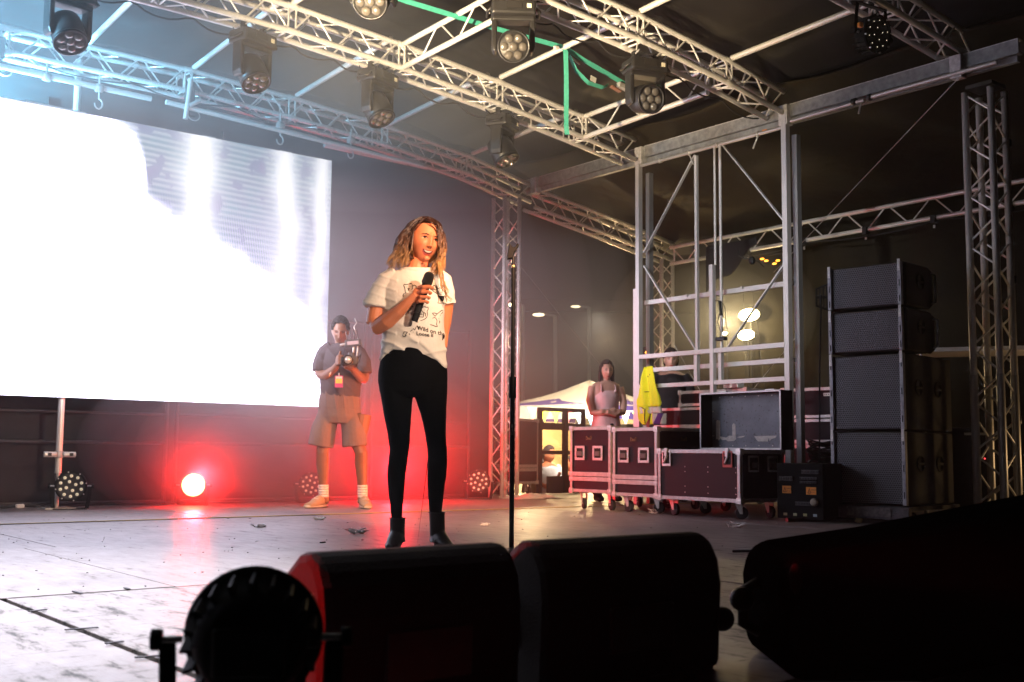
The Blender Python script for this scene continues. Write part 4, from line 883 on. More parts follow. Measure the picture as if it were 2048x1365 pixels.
# ================================================================== MICROPHONE STAND
stand_k = mat('stand_black', (.005, .005, .0055), .55, spec=.15)
t = thing('microphone_stand', 'straight black microphone stand with an empty clip right of the singer', 'microphone stand', (3.60, 4.50, 0), R(-38.6), rot=(R(-.3), R(-.15), R(-38.6)))
MB().lathe([(.001, 0), (.125, 0), (.125, .012), (.10, .02), (.02, .03), (.001, .035)], n=32).build('base', blkm, t, smooth=False)
bar('lower_tube', stand_k, (0, 0, .02), (0, 0, .86), .0125, t); bar('clutch', stand_k, (0, 0, .79), (0, 0, .90), .019, t); bar('upper_tube', stand_k, (0, 0, .88), (0, 0, 1.42), .0105, t); bar('collar', stand_k, (0, 0, 1.37), (0, 0, 1.47), .012, t)
bar('thread', mat('brass', (.6, .45, .2), .3, .9), (0, 0, 1.47), (0, 0, 1.485), .010, t)
bar('clip_stem', blk, (0, 0, 1.48), (0, 0, 1.53), .008, t)
MB().prism([(-.034, 1.515), (-.003, 1.52), (.004, 1.55), (.013, 1.56), (.030, 1.59), (.022, 1.60), (.006, 1.578), (-.006, 1.578), (-.016, 1.595), (-.024, 1.60), (-.026, 1.575)], -.018, .018).build('clip', stand_k, t, bevel=.004)
vs, fs = text_mesh('STAGE PRO', .012); MB().add([(-v.y + .004, -.0122, v.x * .9 + .60) for v in vs], fs).build('lettering', mat('grey_print', (.5, .42, .35), .5), t)

# ================================================================== SMALL THINGS ON THE DECK
def cloth_pile(name, label, cat, loc, sx, sy, h, m, seed):
    def f(u, v):
        x = (u - .5) * 2; y = (v - .5) * 2; r = max(abs(x), abs(y)); ed = max(0, 1 - r ** 3)
        wob = 1 + .18 * noise.noise(V((x * 2, y * 2, seed)))
        return (x * sx * wob, y * sy * wob, .004 + ed * (h * (.5 + .7 * noise.noise(V((x * 1.7, y * 1.7, seed + 5))) + .35 * abs(noise.noise(V((x * 4, y * 4, seed)))))))
    o = MB().grid(f, 40, 40).build(name, m, smooth=True, solid=.003); o.location = loc; return ptag(o, label, cat)
cloth_pile('white_sheet', 'crumpled white plastic sheet lying at the foot of the truss column', 'sheet', (8.12, 9.78, 0), .30, .16, .07, pvc_white, 3)
fea = mat('white_feather', (.92, .90, .88), 1., spec=.1)
for k, (x, y, s_, lab) in enumerate([(3.41, 6.94, .05, 'small white feather clump in front of the red light'), (4.15, 7.48, .04, 'tiny white feather near the yellow strip'), (3.65, 6.1, .075, 'largest white feather clump left of the singer'), (4.81, 6.31, .035, 'white feather between the singer and the microphone stand'), (7.10, 6.85, .08, 'white feather clump under the wheel of the middle flight case'), (6.25, 5.28, .07, 'flat white scrap right of the microphone stand')]):
    mb = MB()
    for q in range(16):
        a = random.uniform(0, 6.28); l = s_ * random.uniform(.5, 1.1); zz = s_ * random.uniform(.05, .5); ox, oy = random.uniform(-s_, s_) * .7, random.uniform(-s_, s_) * .4
        mb.tube([(ox, oy, .003), (ox + l * .5 * math.cos(a), oy + l * .5 * math.sin(a), .004 + zz * .7), (ox + l * math.cos(a), oy + l * math.sin(a), .004 + zz)], [.004, .005, .0008], 4)
    o = mb.build('feather', fea); o.location = (x, y, 0); ptag(o, lab, 'feather', 'white feathers and scraps on the deck')
mb = MB()
for q in range(260):
    x = random.uniform(1.4, 8); y = random.uniform(3.2, 9.8); s_ = random.uniform(.001, .004)
    mb.box((x, y, .003), (s_ * random.uniform(1, 4), s_, .003), (0, 0, random.uniform(0, 3)))
o = mb.build('confetti_crumbs', mat('deck_crumbs', (.5, .47, .45), .8)); o['kind'] = 'stuff'
mb = MB()
for q in range(150):
    x = random.uniform(1.0, 7); y = random.uniform(2.6, 8); s_ = random.uniform(.001, .003)
    mb.box((x, y, .003), (s_ * random.uniform(2, 7), s_, .003), (0, 0, random.uniform(0, 3)))
o = mb.build('dark_crumbs', ink); o['kind'] = 'stuff'
o = MB().box((0, 0, .01), (.06, .025, .02)).build('dark_scrap', ink); o.scale = (.6, .5, .3); o.location = (3.13, 5.6, 0); o.rotation_euler = (0, 0, .3); ptag(o, 'small dark leaf on the deck left of the singer', 'scrap')
o = MB().tube([(1.5, 10.24, .012), (2.4, 10.2, .012), (2.75, 10.22, .02), (2.95, 10.05, .012), (3.3, 10.2, .012), (4.0, 10.22, .02), (4.4, 10.2, .012), (5.3, 10.2, .012), (6.5, 10.18, .012), (7.4, 10.05, .012)], .009, 6).build('floor_cable', rubber, smooth=True); ptag(o, 'black cable linking the par lights along the foot of the scrim', 'cable')
o = MB().tube([(1.2, 10.12, .012), (2.2, 10.15, .03), (2.6, 10.1, .012), (3.0, 10.15, .04), (3.1, 10.0, .1)], .009, 6).build('floor_cable', rubber, smooth=True); ptag(o, 'second black cable curling behind the left par light', 'cable')
o = MB().box((0, 0, .02), (.07, .04, .035)).build('white_plug', white_p, bevel=.01); o.location = (2.73, 10.1, 0); ptag(o, 'small white plug on the cables at the left edge', 'plug')
o = MB().tube([(4.6, 3.9, .01), (5.0, 3.75, .01), (5.4, 4.0, .01), (5.6, 4.3, .01)], .007, 6).build('deck_cable', rubber, smooth=True); ptag(o, 'thin black cable on the deck above the middle floor monitor', 'cable')
# bottle, carton behind tower
t = thing('bottle', 'small pale bottle standing on the dark case behind the tower', 'bottle', (8.72, 7.62, 1.175))
MB().lathe([(.001, 0), (.032, .0), (.033, .09), (.030, .11), (.014, .135), (.013, .16), (.001, .16)], n=18).build('bottle_body', mat('clear_amber', (.75, .65, .35), .15), t, smooth=True)
bar('label_band', mat('blue_label', (.05, .12, .2), .5), (0, 0, .03), (0, 0, .075), .0345, t); bar('cap', white_p, (0, 0, .155), (0, 0, .18), .016, t)
o = boxo('white_carton', white_p, (8.72, 7.36, 1.20), (.12, .17, .05), None, (0, 0, .1), .004); ptag(o, 'small white carton lying on the dark case behind the tower', 'carton')
# hi-vis vest hung on the rail
vy = bpy.data.materials.new('hi_vis_yellow'); vy.use_nodes = True; vb = vy.node_tree.nodes['Principled BSDF']; vb.inputs['Base Color'].default_value = (.80, .78, .01, 1); vb.inputs['Roughness'].default_value = .7
vb.inputs['Emission Color'].default_value = (.8, .8, .0, 1); vb.inputs['Emission Strength'].default_value = .0
silver = mat('reflective_band', (.52, .48, .42), .5, .2); purple = mat('purple_cloth', (.10, .03, .22), .8)
t = thing('hi_vis_vest', 'yellow hi-vis vest with a grey reflective band draped over the tower rail', 'vest', (8.235, 8.03, 0), R(-90))
VS = 1.45
def vfold(x, z): return -.03 - .028 * math.sin(x * 46 + z * 5) - .012 * math.sin(x * 90 + z * 11) - .05 * (1.3 - z) * .4
def vpart(name, m, e0, e1, nx=22, nz=26):
    """e0, e1: lists of (z, x) for left and right edge, top to bottom"""
    def lerp(e, z):
        for (za, xa), (zb, xb) in zip(e[:-1], e[1:]):
            if z <= za and z >= zb: return xa + (xb - xa) * (za - z) / max(1e-6, za - zb)
        return e[-1][1] if z < e[-1][0] else e[0][1]
    zt_, zb_ = e0[0][0], e0[-1][0]
    def f(u, v):
        z = zt_ + (zb_ - zt_) * v; a = lerp(e0, z); b = lerp(e1, z); x = (a + (b - a) * u) * VS + .012; return (x, vfold(x / VS, z), z)
    return MB().grid(f, nx, nz).build(name, m, t, smooth=True, solid=.003)
vpart('yellow_panel', vy, [(1.40, -.075), (1.22, -.085), (1.10, -.10), (1.02, -.125), (.99, -.12)], [(1.40, .035), (1.22, .06), (1.10, .09), (1.02, .105), (.99, .10)])
vpart('reflective_band', silver, [(.988, -.12), (.92, -.10)], [(.988, .104), (.92, .115)], 22, 5)
vpart('yellow_tail', vy, [(1.00, -.128), (.92, -.115), (.86, -.09), (.81, -.06)], [(1.00, -.02), (.92, -.015), (.86, -.02), (.81, -.03)])
vpart('yellow_middle', vy, [(.919, -.01), (.81, -.01)], [(.919, .045), (.81, .03)], 8, 8)
vpart('grey_tail', silver, [(.919, .045), (.81, .03)], [(.919, .085), (.81, .055)], 8, 8)
vpart('purple_tail', purple, [(.919, .085), (.81, .055)], [(.919, .12), (.81, .105)], 8, 8)
vpart('pale_edge', silver, [(.919, .12), (.81, .105)], [(.919, .135), (.81, .14)], 6, 8)
MB().tube([(-.125, vfold(-.125, .99) - .004, .99), (-.08, vfold(-.08, .985) - .006, .985), (-.04, vfold(-.04, .96) - .006, .965), (-.045, vfold(-.045, .88) - .006, .88), (-.035, vfold(-.035, .82) - .006, .82)], .004, 5).build('dark_piping', ink, t)
for txt, ox, oz in (('R', -.045, 1.27), ('1', -.055, 1.10)):
    vs, fs = text_mesh(txt, .14 if txt == 'R' else .11); MB().add([(ox + v.y * .8, vfold(ox + v.y * .8, oz + v.x) - .006, oz + .06 - v.x * .6) for v in vs], fs).build('lettering', ink, t)
# boom mic with cable on the tower diagonal, hanging fabric bag
t = thing('boom_microphone', 'black microphone on a bent boom arm clamped to the tower', 'microphone', (8.26, 7.12, 1.62), R(-90))
MB().tube([(0, -.02, 0), (.03, -.04, .06), (-.01, -.04, .16), (.02, -.05, .24)], .005, 6).build('boom_arm', blkm, t, smooth=True); bar('microphone_body', blk, (.045, -.05, .22), (.025, -.05, .36), .014, t); boxo('clamp', blkm, (0, 0, 0), (.11, .05, .035), t, bevel=.004)
MB().tube([(-.03, -.05, .37), (.04, -.05, .36), (.09, -.05, .30), (.10, -.05, .15), (.13, -.05, .02)], .004, 5).build('cable', rubber, t, smooth=True)
t = thing('clamp_fixture', 'black clamp with trailing cables on the right tower diagonal', 'clamp', (8.24, 6.72, 2.33), R(-90)); MB().ell((0, 0, 0), (.035, .03, .04), 10, 8).build('body', blk, t); MB().tube([(-.03, 0, .02), (-.08, -.02, .03), (-.14, -.02, .07), (-.16, 0, .14)], .006, 6).build('arm', blkm, t); MB().tube([(.02, 0, 0), (.08, 0, -.02), (.14, 0, -.08)], .004, 5).build('cable', rubber, t)
def tri(u, v): return (9.9 - .0 * u, 8.75 - .75 * u, 2.95 - (.55 - .45 * u) * v + .05 * math.sin(u * 9) * v)
o = MB().grid(tri, 16, 10).build('hanging_cloth', scrim, smooth=True, solid=.01); ptag(o, 'dark triangular cloth bundle hanging under the ladder truss behind the tower', 'cloth')
for k in range(6):
    y = 4.6 + k * .82
    t = thing('strap_clip', 'black strap with a pale buckle on the far ladder truss, number %s from the near end' % ['first', 'second', 'third', 'fourth', 'fifth', 'sixth'][k] if False else ['black buckled strap on the ladder truss nearest the near column', 'second black buckled strap on the ladder truss from the near column', 'third black buckled strap on the ladder truss over the speaker stack', 'fourth black buckled strap on the ladder truss left of the speakers', 'fifth black buckled strap on the ladder truss beside the tower post', 'sixth black buckled strap on the ladder truss behind the tower'][k], 'strap', (10.60, y, 2.985), group='straps on the wing ladder truss')
    boxo('webbing', blkm, (0, 0, -.01), (.07, .05, .08), t); boxo('buckle', steel, (0, -.0, -.085), (.012, .02, .035), t)
for k, (y0, z0, y1, z1) in enumerate([(9.45, 2.6, 9.43, 1.2), (9.05, 2.6, 9.02, 1.3), (8.93, 2.7, 8.72, 1.3), (8.42, 2.9, 8.35, 1.2), (8.3, 2.9, 8.33, 1.2)]):
    o = bar('wall_rope', rubber, (10.92, y0, z0), (10.92, y1, z1), .006, n=5); ptag(o, ['leftmost thin cord hanging on the lit olive wall', 'second thin cord hanging on the lit olive wall', 'slanting cord left of the glaring work light', 'first of two close cords right of the glaring work light', 'second of two close cords right of the glaring work light'][k], 'cord', 'cords hanging on the wing wall')

# ================================================================== BEYOND THE STAGE
cw = mat('canvas_white', (.78, .72, .60), .8); cp = mat('canvas_purple', (.10, .06, .30), .8)
def marquee(label, x, y, rotz, s=1., hpk=2.90, heave=2.40):
    t = thing('marquee_tent', label, 'tent', (x, y, -1.1), rotz, 'market tents behind the stage'); w_ = 1.5 * s; ap = V((0, 0, hpk))
    C4 = [(-w_, -w_), (w_, -w_), (w_, w_), (-w_, w_)]
    for i in range(4):
        a, b = C4[i], C4[(i + 1) % 4]
        def f(u, v, a=a, b=b):
            e = V((a[0] + (b[0] - a[0]) * u, a[1] + (b[1] - a[1]) * u, heave)); p = ap.lerp(e, v); p.z -= .10 * math.sin(v * math.pi) * (1 - .3 * math.sin(u * math.pi)) - .02 * noise.noise(V((u * 6, v * 5, i))); return p
        MB().grid(f, 12, 10).build('roof_panel', cw, t, smooth=True, solid=.01)
        def vf(u, v, a=a, b=b): return V((a[0] + (b[0] - a[0]) * u, a[1] + (b[1] - a[1]) * u, heave - .005 - (.12 + .10 * abs(math.sin(u * math.pi)) if False else .22 - .20 * (1 - abs(2 * u - 1)) * .0) * v))
        MB().grid(vf, 12, 2).build('valance', cp if i % 2 == 0 else cw, t, solid=.008)
        def pf(u, v, a=a, b=b):
            q = (1 - v) * .45; e = V((a[0] + (b[0] - a[0]) * (u * .8 + .1), a[1] + (b[1] - a[1]) * (u * .8 + .1), heave)); p = ap.lerp(e, 1 - q * (1 - abs(2 * u - 1))); p.z -= .10 * math.sin((1 - q * (1 - abs(2 * u - 1))) * math.pi) * .8; return p + V((0, 0, .015))
        MB().grid(pf, 12, 5).build('purple_panel', cp, t, solid=.004)
        bar('leg', steel, (a[0], a[1], 0), (a[0], a[1], heave), .02, t, square=True)
    return t
marquee('cream and purple market tent glowing behind the stage gap', 13.55, 14.75, R(8))
marquee('second cream tent behind the truss column, mostly hidden', 12.15, 16.6, R(20), hpk=2.8)
for (x, y, z, e, lab) in [(13.3, 14.4, 1.05, 110, 1), (12.5, 15.5, 1.0, 200, 2), (12.2, 12.9, 2.3, 230, 3)]: lamp('tent_lamp_%d' % lab, 'POINT', (x, y, z), e, (1.0, .68, .32), None, .05)  # the third stands outside, added for the tent fronts and wing roof
lamp('tent_fill', 'SPOT', (10.0, 10.7, 2.3), 3200, (1.0, .88, .68), (12.9, 14.3, .9), .08, 84, .8)  # unseen fill added to whiten the tents from the stage side
t = thing('festoon_lamp', 'warm bulb hanging inside the cream tent behind the stage', 'lamp', (13.3, 14.4, 1.10)); MB().ell((0, 0, .06), .04, 12, 8).build('bulb', mat('bulb_lit', (1, .8, .5), .4, emit=(1, .8, .5), estr=25), t); bar('cord', rubber, (0, 0, .1), (0, 0, .45), .004, t)
# lit back wall of stall
o = MB().box((13.7, 15.6, -.05), (2.6, .05, 2.1)).build('stall_wall', mat('cream_stall_wall', (.75, .60, .35), .8)); ptag(o, 'cream back wall of the lit market stall under the tents', 'wall')
t = thing('bunting', 'string of coloured triangular pennants hanging below the tent edge', 'bunting', (0, 0, 0))
A, B = V((11.05, 13.9, 1.12)), V((13.0, 12.9, 1.15)); cols = [(.8, .25, .2), (.7, .75, .05), (.65, .75, .05), (.75, .12, .12), (.4, .6, .8), (.2, .5, .75), (.75, .75, .1), (.7, .15, .2), (.75, .6, .55), (.55, .7, .1), (.85, .7, .7), (.7, .7, .1)]
A = V((10.35, 12.6, 1.17)); B = V((11.9, 11.3, 1.17)); mb = MB(); pts_ = [A.lerp(B, i / 24) - V((0, 0, .05 * math.sin(i / 24 * math.pi))) for i in range(25)]; mb.tube(pts_, .006, 5).build('cord', white_p, t)
for i in range(12):
    a, b = pts_[i * 2], pts_[i * 2 + 2]; m_ = (a + b) / 2 - V((0, 0, .20)); b2 = a.lerp(b, .9)
    MB().add([a, b2, m_, a + V((.004, .004, 0)), b2 + V((.004, .004, 0)), m_ + V((.004, .004, 0))], [(0, 1, 2), (5, 4, 3), (0, 3, 4, 1), (1, 4, 5, 2), (2, 5, 3, 0)]).build('pennant', mat('pennant%d' % i, cols[i], .8), t)
t = thing('gate_frame', 'dark timber gate frame standing in the gap behind the truss column', 'gate', (9.35, 11.15, 0)); gk = mat('dark_timber', (.02, .014, .014), .8)
for (x, w2) in ((.02, .05), (.46, .06), (.78, .035)): boxo('upright', gk, (x, 0, .5), (w2, .06, 1.2), t)
for (z, h2, w2) in ((1.08, .05, .8), (.86, .09, .8), (.52, .05, .8)): boxo('crossbar', gk, (w2 / 2, .01, z), (w2, .05, h2), t)
boxo('lower_panel', gk, (.49, .02, .08), (.62, .05, .26), t)
# street lamps and a pale wall far off
for k, (x, y, z, lab) in enumerate([(28.2, 34.6, 6.4, 'bright street lamp glowing right of the truss column'), (26.0, 30.1, 5.4, 'small hooked street lamp in the dark behind the tents'), (33.6, 36.6, 7.0, 'faint distant street lamp left of the tower')]):
    t = thing('street_lamp', lab, 'street lamp', (x, y, -1.1), group='street lamps in the dark behind the stage'); bar('post', galv_d, (0, 0, 0), (0, 0, z + 1.1), .08, t); bar('arm', galv_d, (0, 0, z + 1.1), (-.5, .35, z + 1.2), .05, t)
    MB().ell((-.5, .35, z + 1.13), (.22, .22, .05), 12, 6).build('lamp_head', mat('street_lit%d' % k, (1, .85, .55), .4, emit=(1, .82, .5), estr=[14, 4, 2.5][k]), t)
t = thing('building', 'dark long building with faint windows far behind the tents', 'building', (40, 48, -1.1), R(-38))
bm = mat('dark_facade', (.05, .045, .04), .9); boxo('wall', bm, (0, 0, 4.5), (44, 8, 9), t); boxo('roof', bm, (0, 0, 9.3), (45, 9, .6), t)
for k in range(14):
    boxo('window', mat('faint_window%d' % k, (.2, .16, .12), .5, emit=(1, .7, .45), estr=.05 + .12 * random.random()), (-19 + k * 2.9, -4.02, 3.4), (.9, .06, 1.3), t)
# ================================================================== PEOPLE
def head_pts(mb, c, rot, sc=1., nose=1., jaw=1., nu=72, nv=60, smile=0.):
    """a head with brow, eye sockets, nose, cheeks, lips, chin and ears; face towards -Y, then turned by rot"""
    Mx = Euler(rot).to_matrix(); c = V(c); rings = []
    g = lambda d, s: math.exp(-(d / s) ** 2)
    for i in range(nv + 1):
        t = -math.pi / 2 + math.pi * (i + .001) / (nv + .002); row = []
        for k in range(nu):
            a = 2 * math.pi * k / nu; nx_, ny, nz_ = math.cos(t) * math.sin(a), -math.cos(t) * math.cos(a), math.sin(t)
            x, y, z = nx_ * .076, ny * (.092 if ny < 0 else .100), nz_ * .118
            lo = max(0, -nz_)
            x *= 1 - .29 * lo ** 1.7 * jaw
            if ny < 0: y *= 1 - .10 * lo ** 2
            else: y *= 1 - .55 * lo
            if ny < 0:
                fr = max(0, -ny); d = 0
                d += .005 * g(z - .022, .012) * g(x, .05)
                for s_ in (-1, 1):
                    d -= .010 * g(x - s_ * .031, .014) * g(z - .004, .011)
                    d += (.005 + .004 * smile) * g(x - s_ * .042, .018) * g(z + .032, .018)
                    d += .005 * g(x - s_ * .010, .006) * g(z + .040, .006) * nose
                up = .45 + .55 * min(1, max(0, (.012 - z) / .045))
                d += .019 * nose * up * g(x, .0085 + .004 * max(0, -z * 12)) * (1 if -.040 < z < .02 else g(z - (-.040 if z < 0 else .02), .007))
                d += .0065 * g(z + .060, .006) * g(x, .024) + .0065 * g(z + .074, .007) * g(x, .019) - .004 * g(z + .067, .003) * g(x, .024)
                d += .008 * g(z + .103, .014) * g(x, .02)
                y -= d * fr ** .5
            row.append(c + Mx @ (V((x, y, z)) * sc))
        rings.append(row)
    mb.rings(rings)
    for s_ in (-1, 1):
        mb.ell(c + Mx @ (V((s_ * .074, .012, -.008)) * sc), (.009 * sc, .018 * sc, .030 * sc), 10, 8, tuple(Euler(rot)))
    return Mx, c
def on_surface(tree, o, d, off):
    h = tree.ray_cast(V(o), V(d).normalized(), .6)
    return (h[0] - V(d).normalized() * off) if h[0] is not None else None
def face_fn(Mx, c, sc, tree):
    def f(x, z, off=.0012):
        o = c + Mx @ (V((x, -.25, z)) * sc); d = Mx @ V((0, 1, 0)); p = on_surface(tree, o, d, off)
        return p if p is not None else c + Mx @ (V((x, -.09, z)) * sc)
    return f
def patch(f, poly, name, m, parent, off=.0012, sub=1):
    pts = []
    for i in range(len(poly)):
        a, b = poly[i], poly[(i + 1) % len(poly)]
        for k in range(sub): pts.append((a[0] + (b[0] - a[0]) * k / sub, a[1] + (b[1] - a[1]) * k / sub))
    cx_ = sum(p[0] for p in pts) / len(pts); cz_ = sum(p[1] for p in pts) / len(pts)
    vs = [f(cx_, cz_, off)]; fs = []
    for rr_ in (.5, 1.):
        for p in pts: vs.append(f(cx_ + (p[0] - cx_) * rr_, cz_ + (p[1] - cz_) * rr_, off))
    n_ = len(pts)
    for i in range(n_):
        j = (i + 1) % n_; fs.append((0, 1 + i, 1 + j)); fs.append((1 + i, 1 + n_ + i, 1 + n_ + j, 1 + j))
    return MB().add(vs, fs).build(name, m, parent, smooth=True)
iris = mat('eye_dark', (.03, .018, .012), .15); eyew = mat('eye_white', (.7, .66, .6), .3); brow_m = mat('eyebrow_brown', (.045, .022, .014), .9)
lip_m = mat('lips', (.42, .075, .06), .35); teeth_m = mat('teeth', (.72, .66, .58), .3); mouth_m = mat('mouth_inside', (.08, .012, .01), .6)
def features(f, t, smile=True, brow=brow_m, lips=lip_m, closed=False):
    for s_ in (-1, 1):
        X_ = lambda x: s_ * x
        patch(f, [(X_(.017), .0035), (X_(.024), .0065), (X_(.034), .0072), (X_(.043), .0042), (X_(.036), .0018), (X_(.025), .001)], 'eye_white', eyew if not closed else brow, t, .0008, 2)
        patch(f, [(X_(.0255), .0078), (X_(.0355), .0082), (X_(.0365), .0008), (X_(.026), -.0002)], 'iris', iris, t, .0016, 2)
        patch(f, [(X_(.013), .0015), (X_(.022), .0100), (X_(.034), .0122), (X_(.049), .0045), (X_(.037), .0072), (X_(.024), .0056)], 'upper_lid', iris, t, .0022, 2)
        patch(f, [(X_(.014), .0205), (X_(.028), .0265), (X_(.046), .0220), (X_(.051), .017), (X_(.044), .0190), (X_(.028), .0220), (X_(.015), .0165)], 'eyebrow', brow, t, .0015, 3)
        patch(f, [(X_(.0035), -.0445), (X_(.009), -.0435), (X_(.010), -.0465), (X_(.004), -.0475)], 'nostril', mouth_m, t, .0008, 1)
    if smile:
        patch(f, [(-.030, -.0525), (-.014, -.0565), (0, -.0575), (.014, -.0565), (.030, -.0525), (.025, -.070), (.013, -.0825), (0, -.0855), (-.013, -.0825), (-.025, -.070)], 'lips', lips, t, .0018, 3)
        patch(f, [(-.026, -.0555), (-.012, -.0595), (0, -.0605), (.012, -.0595), (.026, -.0555), (.020, -.0685), (.010, -.0745), (0, -.0758), (-.010, -.0745), (-.020, -.0685)], 'mouth', mouth_m, t, .0028, 3)
        patch(f, [(-.0225, -.0575), (-.012, -.0606), (0, -.0616), (.012, -.0606), (.0225, -.0575), (.017, -.0650), (.009, -.0688), (0, -.0698), (-.009, -.0688), (-.017, -.0650)], 'teeth', teeth_m, t, .0036, 3)
    else:
        patch(f, [(-.024, -.066), (-.010, -.0605), (0, -.062), (.010, -.0605), (.024, -.066), (.012, -.075), (0, -.077), (-.012, -.075)], 'lips', lips, t, .002, 3)
        patch(f, [(-.022, -.0665), (0, -.0668), (.022, -.0665), (0, -.0684)], 'mouth_line', mouth_m, t, .003, 3)

# ------------------------------------------------------------------ the singer
K = .002664
def P_(px_, py_, d=0.):     # measured drawing units -> metres in the figure's own frame (x right, y away from the pit, z up)
    f_ = (5.96 + d) / 5.96; z = .51 + (905 - py_) * K * f_; return V(((px_ - 1024) * K * f_ + 189 * K - .0176 * z, d, z))
sing = thing('person', 'smiling long haired woman in a printed white t-shirt and black leggings holding a microphone', 'person', (3.340, 4.973, 0), R(-38.59))
hc = P_(851.5, 479, -.005) ; hrot = (R(3), R(9), R(25)); HS = 1.03
def HR(): return (hrot[0], hrot[1], hrot[2])
mb = MB()
Mx, _c = head_pts(mb, hc, hrot, HS, smile=1.)
def tube(mb, pts, rs, n=16): mb.tube(pts, rs, n)
tube(mb, [P_(845, 505, .025), P_(840, 520, .015), P_(836, 535, .01), P_(833, 552, .01)], [.052, .050, .052, .07])
# nose, cheeks and chin modelled proud of the head
for (c_, r_) in (((0, -.102, -.034), (.009, .009, .008)), ((.009, -.096, -.038), (.006, .007, .005)), ((-.009, -.096, -.038), (.006, .007, .005)), ((0, -.080, -.100), (.018, .013, .013))):
    mb.ell(hc + Mx @ (V(c_) * HS), r_, 14, 10, hrot)
# torso
mb.rings([[P_(cx_, y_, dy) + V((rx * math.cos(a), ry * math.sin(a), 0)) for a in [2 * math.pi * k / 28 for k in range(28)]] for (cx_, y_, rx, ry, dy) in
   [(833, 540, .07, .05, .01), (832, 552, .135, .065, .012), (831, 575, .155, .085, .01), (830, 610, .145, .10, 0), (829, 650, .125, .09, 0), (828, 690, .128, .09, 0), (828, 730, .16, .105, .01), (828, 760, .15, .10, .01), (828, 775, .12, .08, .01)]])
# arms
tube(mb, [P_(775, 563, .01), P_(764, 585, .0), P_(754, 620, -.01), P_(748, 650, -.02)], [.055, .054, .047, .042])
tube(mb, [P_(750, 640, -.02), P_(757, 655, -.045), P_(776, 642, -.10), P_(800, 622, -.15), P_(822, 600, -.178), P_(834, 590, -.182)], [.038, .043, .043, .034, (.022, .027), (.022, .030)])
tube(mb, [P_(886, 565, .01), P_(893, 600, .05), P_(890, 640, .09), P_(886, 665, .11)], [.052, .048, .042, .038])
tube(mb, [P_(886, 660, .11), P_(884, 690, .10), P_(870, 715, .13), P_(850, 730, .15), P_(835, 736, .16)], [.038, .036, .030, .025, .03])
# palm and fingers round the microphone
mic_t, mic_b = P_(858, 556, -.200), P_(830, 643, -.178)
mb.ell(P_(838, 589, -.188), (.030, .018, .040), 16, 10, (0, R(-25), 0))
FY = [(573, 0), (583, 1), (593, 2), (602, 3)]
for (fy, k) in FY:
    sh = -k * 2.9; rr_ = .0105 - .0007 * k
    tube(mb, [P_(838 + sh * .4, fy + 2, -.196), P_(849 + sh, fy, -.226), P_(860 + sh, fy - 1 + k * .4, -.230), P_(866.5 + sh, fy + 2, -.208), P_(864 + sh, fy + 4, -.190)], [rr_ * 1.1, rr_ * 1.08, rr_, rr_ * .9, rr_ * .75], 10)
tube(mb, [P_(835, 585, -.178), P_(845, 573, -.170), P_(856, 567, -.172), P_(864, 567, -.182)], [.014, .013, .0115, .009], 10)
# legs inside the leggings, feet in the boots
for (pts, rs) in (([P_(794, 790, .01), P_(798, 850, .0), P_(800, 900, -.008), P_(795, 950, .014), P_(795, 1030, .012), P_(796, 1070, .02)], [.068, .052, .038, .036, .022, .022]), ([P_(862, 790, .01), P_(871, 850, .0), P_(875.5, 900, -.012), P_(875, 950, .004), P_(872, 1030, .004), P_(873, 1070, .0)], [.068, .050, .038, .036, .022, .022])):
    tube(mb, pts, rs)
body = remesh(mb, 'body', skin_w, sing, .0028, 2, .35)
bt = bvh(body); F_ = face_fn(Mx, hc, HS, bt)
features(F_, sing, True)
# t-shirt
shirt_m = mat('white_cotton', (.74, .70, .63), .85, vary=.05, vscale=6, bump=.22, bscale=22)
mb = MB(); NA = 72
def hem_y(a):    # lower edge, drawing units, by angle round the waist (a=0 right, -pi/2 front)
    dx = math.cos(a); fr = max(0, -math.sin(a))
    base = 727 + 5 * math.sin(3 * a)
    front = 680 + (42 * (-dx) ** 1.15 if dx < 0 else 62 * dx ** 1.25)
    w_ = min(1, fr * 3.2)
    tail = 12 * math.exp(-((dx - .95) / .22) ** 2)
    return front * w_ + (base + tail) * (1 - w_)
levels = [(0.0, 834, 537, .078, .060, .008), (.035, 833, 541, .100, .068, .010), (.09, 832, 548, .150, .078, .012), (.16, 831, 559, .182, .092, .012), (.26, 831, 577, .182, .110, .008), (.40, 830.5, 605, .170, .124, .0), (.56, 829, 640, .165, .122, .0), (.74, 827.5, 680, .166, .121, .0), (.88, 828, 705, .172, .124, .0), (1.0, 828.5, 722, .176, .127, .0)]
rings = []
for (v, cx_, y_, rx, ry, dy) in levels:
    row = []
    for k in range(NA):
        a = 2 * math.pi * k / NA; yy = y_ + (hem_y(a) - 722) * max(0, (v - .5) / .5) ** 1.3
        ex = 1.0; r1 = rx * (1 + .02 * math.sin(5 * a + v * 9)); row.append(P_(cx_, yy, dy) + V((r1 * math.copysign(abs(math.cos(a)) ** .9, math.cos(a)), ry * math.sin(a), 0)))
    rings.append(row)
mb.rings(rings)
# crew collar
mb.tube([P_(834, 537.5 + 3.2 * max(0, -math.sin(a)), .008) + V((.082 * math.cos(a), .066 * math.sin(a), 0)) for a in [2 * math.pi * k / 40 for k in range(41)]], .0085, 8)
